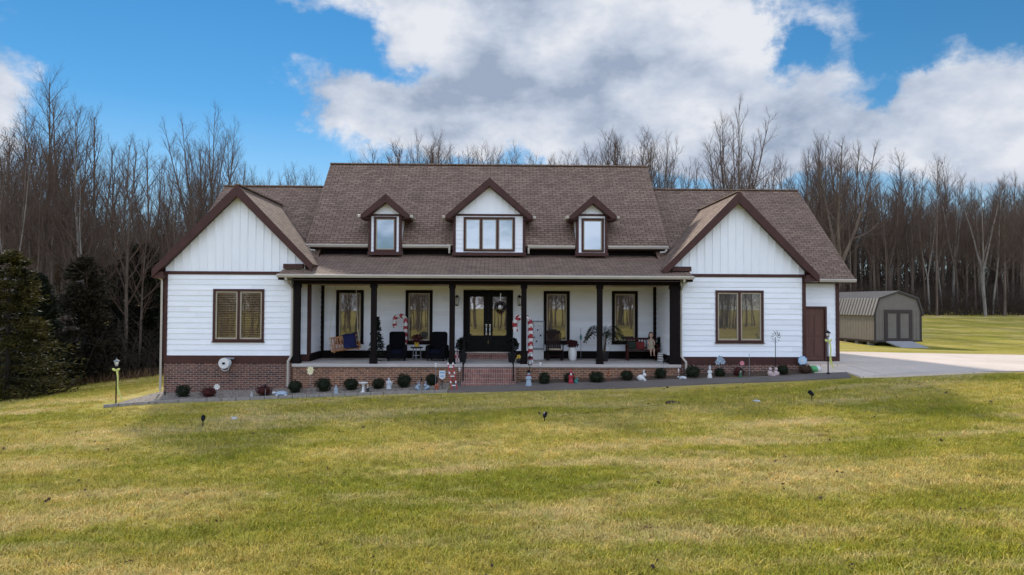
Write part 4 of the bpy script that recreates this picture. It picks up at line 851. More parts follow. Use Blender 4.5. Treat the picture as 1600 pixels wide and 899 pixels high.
# bench with doll, gifts, little tree
bp_ = on_porch(1003,27.65); t = thing('porch_bench','dark red wooden bench with cushions under the rightmost porch window','bench',bp_,None,-.05)
b = MB()
for i in range(4): b.box(-.62,.62,-.28+i*.125,-.175+i*.125,.40,.43)
b.build('seat','redwood',t,bevel=.005); b = MB(); ro = Matrix.Rotation(-.14,3,'X')
for i in range(11): b.obox((-.55+i*.11,.28,.66),(.04,.022,.40),ro)
b.obox((0,.315,.86),(1.26,.035,.085),ro); b.obox((0,.245,.48),(1.26,.03,.06),ro); b.build('backrest','redwood',t,bevel=.005)
for s in (-1,1):
    for y, z in ((-.25,.62),(.26,.60)): b = MB(); b.bar((s*.60,y,0),(s*.60,y,z),.06); b.build('leg','redwood',t,bevel=.005)
    b = MB(); b.box(s*.60-.04,s*.60+.04,-.31,.26,.62,.65); b.build('armrest','redwood',t,bevel=.006)
for x, nm, lab in ((-.40,'pine','dark green cushion at the left end of the red bench'),(-.04,'red','red cushion in the middle of the red bench')):
    b = MB(bp_+Vector((x,.12,.60))); b.obox(bp_+Vector((x,.12,.60)),(.36,.13,.32),Matrix.Rotation(-.25,3,'X')); o = b.build('cushion', mat(lab[:12]+' cloth',(.02,.03,.022) if nm=='pine' else (.16,.02,.02),.9,.25,8),bevel=.055); tag(o,lab,'cushion','cushions on the red bench')
dl = bp_+Vector((.36,-.06,.43)); t = thing('doll','dark haired doll in a cream dress sitting up on the red bench','doll',dl)
b = MB(dl); b.lathe([(.15,.0),(.16,.05),(.11,.22),(.085,.36),(.06,.45),(.03,.49)],dl,14); b.build('dress','cream',t,smooth=True)
b = MB(dl); b.ball(dl+Vector((0,-.01,.60)),(.085,.08,.105),14); b.lathe([(.03,.44),(.032,.53)],dl,8); b.ball(dl+Vector((0,-.088,.59)),.012,6)
for s in (-1,1):
    b.tube([dl+Vector((s*.08,0,.42)),dl+Vector((s*.13,-.04,.30)),dl+Vector((s*.10,-.13,.22))],[.03,.026,.02],8); b.tube([dl+Vector((s*.06,-.10,.05)),dl+Vector((s*.065,-.24,.04)),dl+Vector((s*.065,-.26,-.18))],[.042,.036,.026],8); b.ball(dl+Vector((s*.065,-.29,-.20)),(.03,.05,.025),8); b.ball(dl+Vector((s*.10,-.14,.21)),.024,8)
b.build('body','skin',t,smooth=True)
b = MB(dl); b.ball(dl+Vector((0,.025,.635)),(.10,.09,.10),14)
for s in (-1,1): b.ball(dl+Vector((s*.075,.02,.55)),(.04,.05,.13),10)
b.ball(dl+Vector((0,.06,.53)),(.09,.045,.15),10); b.build('hair','hair',t,smooth=True)
b = MB(dl)
for s in (-1,1): b.ball(dl+Vector((s*.03,-.083,.615)),.009,6)
b.build('eyes','iron',t)
t = thing('small_tree','small dark artificial tree standing right of the red bench','tree',on_porch(1031,27.75)); b = MB(); b.tube([(0,0,0),(0,0,.85)],.02,6); b.build('trunk','stem',t); b = MB(); conifer(b,.95,.26,110,16,.08,.1,-.15,.8); b.build('branches','pine',t)
t = thing('striped_parcels','stack of white and dark striped parcels on the porch right of the bench','gift',on_porch(1031.5,26.75))
for i in range(4):
    b = MB(); w = .20-.01*i; b.box(-w/2+.01*(i%2),w/2+.01*(i%2),-w/2,w/2,i*.095,i*.095+.085); g = b.build('parcel','wht',t,bevel=.008); b = MB(); b.box(-w/2-.006+.01*(i%2),w/2+.006+.01*(i%2),-w/2-.004,w/2+.004,i*.095+.028,i*.095+.055); b.build('ribbon','iron',g)
# ------------------------------------------------------------------ planting along the front
def leafball(b, r, n, ls, flat=.92):
    q = [random.uniform(0,6) for _ in range(4)]
    for i in range(n):
        d = Vector((random.gauss(0,1),random.gauss(0,1),random.gauss(0,1))).normalized(); k = random.uniform(.74,1.04)+.07*math.sin(4*d.x+q[0]+5*d.z)+.07*math.sin(6*d.y+q[1]+3*d.x); p = Vector((d.x*r*k,d.y*r*k,r*.9+d.z*r*k*flat))
        if p.z > .01: b.leaf(p, d*.7+Vector((random.uniform(-1,1),random.uniform(-1,1),random.uniform(-.6,1))), ls*random.uniform(.7,1.3), ls*.55)
def shrub_proto(nm, matn, r, n, ls, label, grp, core):
    t = thing(nm, label, 'shrub', (0,0,0), grp)
    b = MB(); b.ball((0,0,r*.85),(r*.80,r*.80,r*.78),12); leafball(b, r, n, ls); b.build('foliage', matn, t)
    b = MB(); b.tube([(0,0,-.05),(0,0,r*.5)],[.03,.02],6); b.build('stem','stem',t); return t
boxw = shrub_proto('boxwood_shrub','box',.26,1500,.042,'round dark green boxwood at the far left end of the gravel bed','round boxwoods along the house front',1)
sp = lambda px, py, dy=0: (lambda g: Vector((g.x, min(g.y,25.35)+dy, gz(g.x,min(g.y,25.35)+dy)+.03)))(G(px,py))
BX = [(286,622,.95,None),(461,615,1.0,'round boxwood below the downspout at the left end of the porch'),(505.5,613,1.05,'round boxwood right of the white solar flower stake'),(548.5,611,1.05,'round boxwood left of the white bird bath'),
 (591,609,.93,'low round boxwood between bird bath and angel statue'),(631,607,1.05,'round boxwood right of the angel statue'),(675,603,1.0,'round boxwood left of the grey garden sign'),(850.5,602,.95,'round boxwood right of the snowman figure'),
 (889,600,.9,'round boxwood behind the red figure'),(932,600,1.05,'broad round boxwood in the middle of the right bed'),(979.5,597,.98,'round boxwood with a green ornament, left of the white rabbit'),(1031.5,594,.95,'round boxwood holding a tall dark ornament'),
 (1080,591,1.08,'round boxwood beside the right porch downspout'),(1124,591,.85,'round boxwood under the pale blue flower stake'),(1219,586,.85,'dark boxwood just right of the pink stone figures')]
for i, (px, py, s, lab) in enumerate(BX):
    if i == 0: boxw.location = sp(px,py); boxw.scale = (s,s,s*.95)
    else: copy_thing(boxw, sp(px,py), i*1.7, (s*random.uniform(.84,1.02),s*random.uniform(.84,1.0),s*random.uniform(.78,.98)), lab)
bar_ = shrub_proto('barberry_shrub','barberry',.24,700,.05,'red leafed shrub second from the left in the gravel bed','red leafed shrubs in the gravel bed',1); bar_.location = sp(326,622); bar_.scale = (1.05,1.05,.72)
copy_thing(bar_, sp(412.5,619), 2, (1.15,1.1,.74), 'red leafed shrub under the left wing beside the dark stake')
bb = shrub_proto('brown_shrub','brownbush',.27,900,.05,'brown leafed shrub at the right end of the bed below the round sign','brown shrub',1); bb.location = sp(1255.5,585); bb.scale = (.85,.85,.72); del bb['group']
t = copy_thing(bar_, sp(1153,590), 1, (.8,.8,.8), 'small wilted red shrub beside the pink flower stake under the right window'); del t['group']
# small bed ornaments
def orn(nm, label, cat, px, py, grp=None, dy=0, rz=0): return thing(nm, label, cat, sp(px,py,dy), grp, rz)
def figure(nm, label, px, py, h, mats, kind='angel', cat='statue'):
    """standing garden figure: robe, head, arms and a feature that makes it recognisable"""
    t = orn(nm, label, cat, px, py); b = MB()
    b.lathe([(.22*h,0),(.24*h,.04*h),(.18*h,.3*h),(.13*h,.55*h),(.15*h,.66*h),(.10*h,.74*h),(.05*h,.78*h)],n=14,sy=.8); b.ball((0,-.01,.87*h),(.095*h,.10*h,.115*h),12)
    for s in (-1,1): b.tube([(s*.13*h,0,.68*h),(s*.19*h,-.06*h,.52*h),(s*.05*h,-.17*h,.52*h)],[.045*h,.04*h,.03*h],7)
    b.build('body', mats[0], t, smooth=True)
    if kind == 'angel':
        for s in (-1,1):
            w = MB(); w.ext([(s*.04*h,.12*h,.45*h),(s*.30*h,.20*h,.72*h),(s*.26*h,.20*h,.40*h),(s*.14*h,.16*h,.22*h)],(0,.03*h,0)); w.build('wing', mats[0], t)
    if kind in ('gnome','santa'):
        w = MB(); w.lathe([(.13*h,.90*h),(.12*h,.95*h),(.06*h,1.1*h),(.01*h,1.22*h)],n=12); w.build('hat', mats[1], t, smooth=True); w = MB(); w.ball((0,-.09*h,.78*h),(.08*h,.05*h,.11*h),10); w.build('beard','wht',t,smooth=True)
    if kind == 'snowman':
        w = MB(); w.lathe([(.15*h,.97*h),(.15*h,.99*h),(.09*h,1.0*h),(.085*h,1.14*h),(.02*h,1.14*h)],n=12); w.build('hat', mats[1], t); w = MB(); w.lathe([(.11*h,.72*h),(.13*h,.75*h),(.11*h,.79*h)],n=12); w.build('scarf', mats[2], t)
    return t
def stake(label, px, py, h, headf, hm, nm='garden_stake', cat='ornament', grp=None, part='head', dy=0, pm='greymetal', lean=0):
    t = orn(nm, label, cat, px, py, grp, dy); b = MB(); b.tube([(0,0,-.1),(lean*.5,0,h*.5),(lean,0,h)],.009,6); b.build('pole', pm, t); b = MB(); headf(b, Vector((lean,0,h))); b.build(part, hm, t); return t
def petals(n, r, w=.05):
    def f(b, c):
        for i in range(n):
            a = 6.283*i/n; d = Vector((math.cos(a),-.25,math.sin(a))); b.leaf(c+d*.02,d,r,w,0,Vector((0,1,0)))
        b.ball(c+Vector((0,-.02,0)),.03,8)
    return f
def solar_top(b, c): b.lathe([(.01,.03),(.06,.0),(.06,-.015),(.035,-.02),(.035,-.10),(.008,-.13)],c,10)
def spear(b, c): b.lathe([(.004,.10),(.03,.02),(.02,-.04),(.006,-.08)],c,8)
stake('white solar flower stake in front of the brick at the left end of the porch',485,613,.78,lambda b,c:[petals(8,.13,.08)(b,c),petals(7,.10,.07)(b,c+Vector((0,-.03,-.08)))],mat('cream petals',(.72,.66,.42),.5,.1,5),'solar_flower_stake','light')
stake('thin dark stake light at the left corner of the gravel bed',257.5,630,.30,spear,'iron','stake_light','light','dark stake lights along the bed edge')
stake('white flower stake right of the leftmost red shrub',339,629,.50,petals(9,.10,.06),'wht','flower_stake')
stake('thin dark stake light in front of the second red shrub',414.5,624,.40,spear,'iron','stake_light','light','dark stake lights along the bed edge')
stake('thin dark stake light below the solar flower stake',492,620,.36,spear,'iron','stake_light','light','dark stake lights along the bed edge')
stake('thin dark stake light between the small blue statues',658.5,614,.42,spear,'iron','stake_light','light','dark stake lights along the bed edge')
stake('white globe solar stake left of the grey garden sign',680.5,607,.85,solar_top,'wht','solar_stake','light','white topped solar stakes')
stake('white globe solar stake above the boxwood right of the steps',844,600,.72,solar_top,'wht','solar_stake','light','white topped solar stakes')
stake('pale solar stake beside the red ladder ornament',718,604,.62,solar_top,'wht','solar_stake','light','white topped solar stakes')
stake('thin dark stake beside the right porch downspout',1058.5,592,.28,spear,'wht','stake_light','light')
stake('pale blue flower stake against the dark skirt board of the right wing',1122.5,590,.68,lambda b,c:[petals(7,.13,.10)(b,c),petals(6,.10,.08)(b,c+Vector((.1,-.02,-.1))),petals(6,.09,.07)(b,c+Vector((-.09,-.02,-.12)))],'bluestone','flower_stake')
stake('small pink flower stake under the right wing window',1158.5,590,.50,petals(8,.08,.06),'pink','flower_stake')
stake('thin bare metal rod in front of the right wing skirt board',1170.8,590,.82,lambda b,c:b.ball(c,.014,6),'greymetal','metal_rod')
stake('tall dark bird ornament on a stake in a boxwood near the right porch corner',1036,594,.60,lambda b,c:[b.ball(c+Vector((.05,0,.06)),(.10,.03,.035),8,rot=Matrix.Rotation(-.8,3,'Y')),b.ball(c+Vector((.12,0,.14)),.03,8)],'iron','bird_stake')
figure('angel_statue','pale stone angel statue between two boxwoods in the left bed',607.5,610,.42,['stone'])
figure('garden_statue','small bluish white statue standing on the bed edge under the porch swing',525,620,.36,['bluestone'],'plain')
figure('snowman_figure','pale blue snowman figure with a dark hat right of the porch steps',826,605,.50,['bluestone','iron','red'],'snowman','figure')
figure('santa_figure','red and white Santa figure before a boxwood in the right bed',892,601,.44,['red','red'],'santa','figure')
figure('snowman_statue','white snowman statue under the left edge of the right wing',1109,593,.40,['wht','stone','bluestone'],'snowman')
figure('gnome','dark green gnome under the right wing window',1157,592,.30,[mat('gnome coat',(.04,.10,.05),.6,.2,6),'pine'],'gnome','figure')
t = orn('metal_crane','slender copper bird figure on long legs in the right bed','statue',950.5,599); b = MB()
for s in (-1,1): b.tube([(s*.03,0,0),(s*.03,.01,.22)],.008,5)
b.build('legs','copper',t); b = MB(); b.ball((0,.02,.29),(.06,.13,.075),12,rot=Matrix.Rotation(.5,3,'X')); b.tube([(0,-.08,.33),(0,-.12,.42),(0,-.09,.50),(0,-.12,.53)],[.028,.018,.016,.02],8); b.tube([(0,-.12,.53),(0,-.22,.51)],[.014,.003],6); b.build('body','copper',t,smooth=True)
t = orn('bird_bath','white pedestal bird bath in the left bed','bird bath',567.5,616); b = MB(); b.lathe([(.10,0),(.10,.03),(.05,.06),(.045,.26),(.07,.30)],n=14); b.build('pedestal','wht',t,smooth=True); b = MB(); b.lathe([(.05,.30),(.16,.34),(.17,.37),(.15,.36),(.04,.33)],n=18); b.build('basin','wht',t,smooth=True)
figure('garden_gnome','small dark and white gnome right of the white bird bath',574.5,616,.26,['pot','cream'],'gnome','figure')
def rabbit(label, px, py, m, s=1.0, rz=0, grp=None):
    t = orn('rabbit_statue', label, 'statue', px, py, grp, 0, rz); b = MB(); b.ball((0,.05*s,.12*s),(.10*s,.15*s,.12*s),12); b.ball((0,-.09*s,.24*s),(.065*s,.075*s,.07*s),10); b.ball((0,.20*s,.12*s),.035*s,8); b.tube([(-.05*s,-.09*s,.10*s),(-.05*s,-.12*s,.01*s)],.026*s,6); b.tube([(.05*s,-.09*s,.10*s),(.05*s,-.12*s,.01*s)],.026*s,6); b.build('body',m,t,smooth=True)
    for e_ in (-1,1): b = MB(); b.ball((e_*.035*s,-.06*s,.36*s),(.018*s,.012*s,.085*s),8,rot=Matrix.Rotation(e_*.2,3,'Y')); b.build('ear',m,t,smooth=True)
    return t
rabbit('white rabbit statue on the walkway edge near the right end of the porch',1003.5,598,'wht',1.0,.9,'rabbit statues'); rabbit('small pale blue rabbit statue left of the thin stake in the left bed',653,612,'bluestone',.75,.6,'rabbit statues'); rabbit('small teal rabbit statue right of the thin stake in the left bed',666.5,611,'bluestone',.72,-.7,'rabbit statues'); rabbit('teal glass rabbit beside the Santa figure',900.5,601,'teal',.62,.5,'rabbit statues'); rabbit('little white rabbit statue low in the gravel under the left wing',393,622,'stone',.45,.5,'rabbit statues')
def turtle(label, px, py, m, s=1, rz=0):
    t = orn('turtle_statue', label, 'statue', px, py, None, 0, rz); b = MB(); b.ball((0,0,.06*s),(.17*s,.13*s,.075*s),14); b.build('shell',m,t,smooth=True); b = MB(); b.ball((-.20*s,0,.08*s),(.06*s,.045*s,.04*s),10)
    b.build('head','stone',t,smooth=True)
    for x, y in ((-.12,-.12),(.12,-.12),(-.12,.12),(.12,.12)): b = MB(); b.ball((x*s,y*s,.025*s),(.05*s,.035*s,.025*s),8); b.build('foot','stone',t,smooth=True)
turtle('pale blue turtle statue in the gravel left of the porch downspout',440,620,'bluestone',1.25,.2)
turtle('white turtle statue beside the foot of the right porch downspout',1067,594,'stone',.8,-.3)
t = orn('rabbit_pair','pinkish stone figures sitting together under the right wing','statue',1208,590); b = MB()
for x in (-.12,.10): b.ball((x,0,.11),(.09,.09,.12),10); b.ball((x,-.03,.27),(.06,.06,.065),10); b.ball((x+.09,-.04,.10),(.03,.03,.08),8)
b.ball((-.01,0,.05),(.16,.08,.06),8); b.build('body',mat('pink stone',(.50,.38,.37),.7,.15,7),t,smooth=True)
t = orn('squirrel_statue','reddish brown squirrel statue right of the blue rabbits','statue',682,613); b = MB(); b.ball((0,0,.10),(.07,.10,.10),10); b.ball((-.02,-.08,.20),.055,10); b.tube([(.02,.09,.06),(.03,.16,.16),(.03,.13,.27)],[.04,.055,.03],8); b.build('body',mat('rust glaze',(.28,.08,.04),.5,.2,7),t,smooth=True)
# grey garden sign, red ladder ornament, lantern post, round sign, bag
t = orn('garden_sign','small grey and white garden sign left of the red ladder ornament','sign',691,610,None,-.05); b = MB(); b.tube([(0,0,-.05),(0,0,.5)],.012,6); b.build('post','iron',t); b = MB(); b.ext([(-.11,-.02,.66),(.11,-.02,.66),(.11,-.02,.42),(0,-.02,.34),(-.11,-.02,.42)],(0,.02,0)); b.build('plate',mat('pale sign face',(.55,.55,.58),.5,.1,4),t); b = MB(); b.box(-.085,.085,-.026,-.021,.56,.62); b.box(-.06,.06,-.026,-.021,.44,.50); b.build('lettering','signblue',t)
t = orn('striped_ladder','red and white striped ladder ornament leaning against the left side of the steps','decoration',710,612); b = MB(); n = 12
for s, m_ in ((-1,0),(1,0)):
    for i in range(n): p = Vector((s*.09-.17*i/n,.02+.30*i/n,.95*i/n)); q = Vector((s*.09-.17*(i+1)/n,.02+.30*(i+1)/n,.95*(i+1)/n)); b.tube([p,q],.024,7,1 if i%4==3 else 0)
b.build('rails',['red','wht'],t)
for i in range(1,6): z = .95*i/6; b = MB(); b.tube([(-.09-.17*i/6,.02+.3*i/6,z),(.09-.17*i/6,.02+.3*i/6,z)],.022,6); b.build('rung','red' if i%2==0 else 'wht',t)
t = orn('lantern_stake','black candle lantern hanging from a stake above the snowman figure','light',828,602,None,.12); b = MB(); b.tube([(0,0,-.1),(0,0,1.05),(.03,0,1.12),(.09,0,1.10)],.011,6); b.build('pole','iron',t)
b = MB(); c = Vector((.0,-.05,.0)); b.lathe([(.01,1.03),(.08,.96),(.075,.95)],c,6); b.lathe([(.07,.67),(.075,.69),(.06,.70)],c,6)
for i in range(6): b.bar(c+Vector((.066*math.cos(i*1.047),.066*math.sin(i*1.047),.69)),c+Vector((.068*math.cos(i*1.047),.068*math.sin(i*1.047),.955)),.012)
b.build('lantern_cage','iron',t); b = MB(); b.lathe([(.03,.70),(.03,.84)],c,10); b.build('candle','wht',t)
p = P(1250.5,563,YF-.08); b = MB(); t = thing('round_sign','round pale blue sign on a short post at the right wing corner','sign',(p.x,25.75,gz(p.x,25.75))); zc = p.z-gz(p.x,25.75)
b.tube([(0,0,-.05),(0,0,zc)],.014,6); b.build('post','greymetal',t); b = MB(); b.ext([(.185*math.cos(k*math.pi/4+.39),-.03,zc+.185*math.sin(k*math.pi/4+.39)) for k in range(8)],(0,.015,0)); b.build('plate','signblue',t); b = MB(); b.ext([(.155*math.cos(k*math.pi/4+.39),-.036,zc+.155*math.sin(k*math.pi/4+.39)) for k in range(8)],(0,.005,0)); b.build('face',mat('sign face',(.42,.55,.68),.4,.15,6),t)
b = MB(); b.box(-.08,.08,-.042,-.037,zc-.015,zc+.03); b.box(-.05,.05,-.042,-.037,zc-.06,zc-.035); b.build('lettering','wht',t)
t = thing('soil_bag','green and white plastic bag lying on the walkway beside the lamp post','bag',G(1271.5,584)+Vector((0,0,.04)),None,.15); b = MB(); b.ball((0,0,.12),(.27,.17,.125),16); o = b.build('sack','greenbag',t,smooth=True); b = MB(); b.ball((.13,-.02,.13),(.15,.155,.118),14); b.build('white_end','wht',t,smooth=True)
# hose reel on the left wing
p = P(354,567,YF-.05); t = thing('hose_reel','white hose reel with coiled hose on the brick of the left wing','hose reel',(p.x,YF,p.z)); b = MB()
for y in (-.10,-.30): b.tube([(0,y,0),(0,y-.02,0)],.0,4) if False else b.ext([(.20*math.cos(k*.2618),y,.20*math.sin(k*.2618)) for k in range(24)],(0,-.018,0))
b.tube([(0,-.02,0),(0,-.34,0)],.05,12); b.build('drum','wht',t,bevel=.003); b = MB()
for k in range(5): b.tube([(.155*math.cos(a),-.13-.035*k,.155*math.sin(a)) for a in np.linspace(0,6.283,25)],.019,6)
b.tube([(-.15,-.2,-.05),(-.12,-.22,-.23),(.0,-.24,-.29),(.13,-.22,-.25),(.16,-.2,-.1)],.017,6); b.build('hose','hose',t,smooth=True)
b = MB(); b.box(-.06,.30,-.14,-.07,.14,.20); b.box(-.10,.10,-.04,-.0,-.12,.16); b.build('bracket','greymetal',t,bevel=.005); b = MB(); b.ball((0,-.335,0),(.06,.02,.045),10); b.build('hub','navy',t,smooth=True)
# wind spinner, lamp posts with ribbons
t = thing('wind_spinner','dark metal wind spinner on a tall thin pole under the right wing window','ornament',sp(1213.5,590,.1)); hh = P(1212,528,25.4).z-gz(t.location.x,t.location.y); b = MB(); b.tube([(0,0,-.1),(0,0,hh)],.012,6); b.build('pole','iron',t)
for k in range(10):
    a = k*.628; b = MB(); pts = [(.05*math.cos(a),-.02,hh+.05*math.sin(a)),(.15*math.cos(a+.35),-.05,hh+.17*math.sin(a+.35)),(.20*math.cos(a+.8),-.03,hh+.27*math.sin(a+.8)),(.13*math.cos(a+.5),-.015,hh+.16*math.sin(a+.5))]
    b.ext(pts,(0,.008,0)); b.build('blade','greymetal' if k%2 else 'iron',t)
def yard_lamp(g, h, label, top):
    t = thing('lamp_post', label, 'lamp', g, 'ribboned lamp posts'); b = MB(); b.lathe([(.06,-.05),(.06,.02),(.03,.06),(.022,.1),(.018,h-.14)],n=10); b.build('post','iron',t)
    b = MB(); b.lathe([(.05,h-.14),(.05,h-.12),(.03,h-.11)],n=8); b.lathe([(.10,h+.02),(.105,h+.035),(.03,h+.09),(.012,h+.10),(.015,h+.13),(.002,h+.15)],n=10)
    for a in range(4): b.bar((.045*math.cos(a*1.571),.045*math.sin(a*1.571),h-.12),(.085*math.cos(a*1.571),.085*math.sin(a*1.571),h+.03),.009)
    b.build('lamp_head','iron' if not top else 'greymetal',t); b = MB(); b.lathe([(.038,h-.11),(.07,h+.02)],n=10); b.build('lamp_glass','bulb',t,smooth=True)
    b = MB(); zr = h-.30
    for w, amp, ln, ph in ((.055,.10,.85,0),(.05,.16,1.0,1.1)):
        pts = [(.02+amp*s+.03*math.sin(6*s+ph),-.03-.02*math.sin(5*s),zr-ln*s) for s in np.linspace(0,1,12)]
        for i in range(11): a, c = Vector(pts[i]), Vector(pts[i+1]); b.add([a-Vector((w/2,0,0)),a+Vector((w/2,0,0)),c+Vector((w/2,0,0)),c-Vector((w/2,0,0))],[(0,1,2,3)])
    for s in (-1,1): b.ball((s*.07,-.03,zr+.04),(.075,.025,.045),10,rot=Matrix.Rotation(-s*.5,3,'Y'))
    b.ball((0,-.03,zr+.02),(.03,.03,.03),8); b.build('ribbon','ribbon',t); return t
g = G(181,634); yard_lamp(g, P(180,566,g.y).z-g.z, 'black lamp post with a lime ribbon at the left corner of the gravel bed', True)
g = G(1294,587); yard_lamp(g+Vector((0,0,.04)), P(1293,523,g.y).z-g.z, 'black lamp post with a lime ribbon beside the brown side door', False)
# lawn spotlights and stray bits
def spotlight(px, py, s, label, rz):
    t = thing('lawn_spotlight', label, 'light', G(px,py), 'small spotlights staked in the lawn', rz); t.scale = (s,s,s); b = MB(); b.tube([(0,0,-.1),(0,0,.17)],.014,6); b.build('stake','iron',t)
    b = MB(); ax = Vector((0,.8,.55)).normalized(); q = ax.to_track_quat('Z','Y').to_matrix(); b.tube([Vector((0,-.05,.17)),Vector((0,-.05,.17))+ax*.05,Vector((0,-.05,.17))+ax*.16],[.03,.055,.062],12); b.build('lamp_housing','iron',t,smooth=True); b = MB(); b.ball(Vector((0,-.05,.17))+ax*.155,(.055,.055,.015),12,rot=q); b.build('lens','lens',t,smooth=True)
spotlight(317,667,1.0,'black lawn spotlight in front of the left wing',.3); spotlight(851,662,1.0,'black lawn spotlight nearest the porch steps',-.3); spotlight(1268.5,627,1.05,'lawn spotlight with a pale lens in front of the lamp post',.5)
def cable(label, pts):
    vs = [G(*q)+Vector((0,0,.015+.012*math.sin(i*2))) for i, q in enumerate(pts)]; b = MB(vs[0]); b.tube(vs,.007,5); tag(b.build('cable','iron'),label,'cable')
cable('thin dark cable lying on the lawn from the middle spotlight to the right',[(852,661),(880,652),(920,645),(960,641),(1000,638),(1040,633),(1080,632),(1130,630.5),(1180,629.5)])
def lump(nm, label, px, py, r, m): 
    g = G(px,py); b = MB(g); b.ball(g+Vector((0,0,r[2]*.6)),r,10); 
    for v in b.v: v += Vector((random.uniform(-1,1),random.uniform(-1,1),random.uniform(-1,1)))*r[2]*.22
    tag(b.build(nm,m,smooth=True),label,'debris')
lump('stone','small white stone lying on the lawn in front of the left wing',366,657,(.11,.08,.06),'stone'); lump('dirt_clod','dark dirt clod on the cable line in the lawn',1051,633,(.24,.14,.07),'stem'); lump('flat_stone','flat pale stone at the right end of the lawn cable',1181,629,(.15,.08,.04),'stone')
b = MB(); 
for i in range(220):
    y = 8+16*random.random()**1.3; x = random.uniform(-.75,.75)*y; z = gz(x,y)+.035; s = random.choice((.02,.03,.03,.045,.06))
    for k in range(2): b.leaf((x+random.uniform(-.03,.03),y+random.uniform(-.03,.03),z),(random.uniform(-1,1),random.uniform(-1,1),random.uniform(-.1,.5)),s*1.6,s)
tag(b.build('fallen_leaves',mat('dry leaf',(.075,.045,.028),.9,.4,9)),kind='stuff')
# ------------------------------------------------------------------ shed
M.update(shedwall=mat('shed panel shaded',(.135,.118,.10),.6,.1,3), shedside=mat('shed side lit',(.215,.18,.145),.6,.1,3), shedroof=mat('shed metal roof',(.165,.145,.125),.45,.12,2,spec=.5), shedtrim=mat('shed trim',(.028,.018,.016),.5,.2,5), ramp=mat('grey ramp wood',(.30,.29,.29),.9,.2,3,stretch=(8,1,1)))  # shade put into the front colour, sunlight into the side colour
SY = 47.0; s0, s1 = P(1366,500,SY), P(1447,500,SY); sw_ = s1.x-s0.x; dep = 7.2; zg = gz((s0.x+s1.x)/2,SY); zb = Z(1400,533.5,SY); ze_ = Z(1400,491,SY); zk = Z(1400,467,SY); za_ = Z(1400,456.5,SY)
rzS = 0.13; SO = Vector((s0.x,SY,0)); t = thing('storage_shed','grey brown barn shaped storage shed with a wooden ramp at the edge of the field','shed',(s0.x,SY,zg),None,rzS)
k = sw_; prof = [(0,zb-zg),(0,ze_-zg),(.075*k*1.2,zk-zg),(k/2,za_-zg),(k-.09*k,zk-zg),(k,ze_-zg),(k,zb-zg)]
def face(y, flip=False): return [(x,y,z) for x, z in prof]
b = MB(); b.ext(face(0),(0,.05,0))
x = .15
while x < k-.1: b.box(x-.012,x+.012,-.014,.01,zb-zg,min(ze_,zk)-zg+.25); x += .24
b.build('front_wall','shedwall',t); b = MB(); b.ext(face(dep),(0,.05,0)); b.build('rear_wall','shedwall',t)
for xx, s in ((0,-1),(k,1)):
    b = MB(); b.box(min(xx,xx-s*.05),max(xx,xx-s*.05),.052,dep,zb-zg,ze_-zg); y = .2
    while y < dep: b.box(min(xx,xx+s*.014),max(xx,xx+s*.014),y,y+.045,zb-zg+.01,ze_-zg-.01); y += .30
    b.build('side_wall','shedside',t)
pr = [(-.12,ze_-zg-.10),(prof[2][0]-.04,zk-zg+.04),(k/2,za_-zg+.07),(prof[4][0]+.04,zk-zg+.04),(k+.12,ze_-zg-.10)]
for i, (a, c) in enumerate(zip(pr, pr[1:])):
    b = MB(); A, C_ = Vector((a[0],-.10,a[1])), Vector((c[0],-.10,c[1])); n = Vector((-(C_-A).z,0,(C_-A).x)).normalized()
    b.ext([A,C_,C_-n*.04,A-n*.04],(0,dep+.2,0)); y = 0
    while y < dep+.05: b.ext([A+n*.035+Vector((0,y,0)),C_+n*.035+Vector((0,y,0)),C_-n*.002+Vector((0,y,0)),A-n*.002+Vector((0,y,0))],(0,.07,0)); y += .32
    b.build('roof_panel','shedroof',t)
    f = MB(); f.ext([A+n*.012+Vector((0,-.02,0)),C_+n*.012+Vector((0,-.02,0)),C_-n*.10+Vector((0,-.02,0)),A-n*.10+Vector((0,-.02,0))],(0,.03,0)); f.build('roof_trim','shedtrim',t)
for x in (.0,k-.1): b = MB(); b.box(x-.01,x+.11,-.03,.02,zb-zg-.04,ze_-zg); b.build('corner_trim','shedtrim',t)
b = MB(); b.box(-.04,k+.04,-.035,.0,zb-zg-.06,zb-zg+.06); b.box(-.04,.0,-.0,dep,zb-zg-.06,zb-zg+.06); b.build('base_trim','shedtrim',t)
fx0, fx1 = P(1385.5,500,SY).x-s0.x, P(1428,500,SY).x-s0.x; fz0, fz1 = zb-zg+.06, Z(1400,487,SY)-zg; md = (fx0+fx1)/2
b = MB(); b.box(fx0-.12,fx0,-.05,.02,fz0,fz1+.12); b.box(fx1,fx1+.12,-.05,.02,fz0,fz1+.12); b.box(fx0,fx1,-.052,.02,fz1,fz1+.12); b.build('door_frame','shedtrim',t)
for a, c in ((fx0+.01,md-.01),(md+.01,fx1-.01)):
    b = MB(); b.box(a,c,-.03,.0,fz0+.02,fz1-.01); d_ = b.build('door','shedwall',t); b = MB(); w = .13
    b.box(a,a+w,-.055,-.03,fz0+.02,fz1-.01); b.box(c-w,c,-.055,-.03,fz0+.02,fz1-.01); b.box(a+w,c-w,-.057,-.03,fz1-.14,fz1-.01); b.box(a+w,c-w,-.057,-.03,fz0+.02,fz0+.14); b.build('door_trim','shedtrim',d_)
for y in np.arange(.6,dep,1.3):
    for x in (.25,k-.25): b = MB(); b.box(x-.2,x+.2,y,y+.25,-.35,zb-zg-.04); b.build('footing_block','greymetal',t)
b = MB(); b.box(.1,.25,.02,dep,zb-zg-.14,zb-zg-.05); b.build('skid','stem',t)
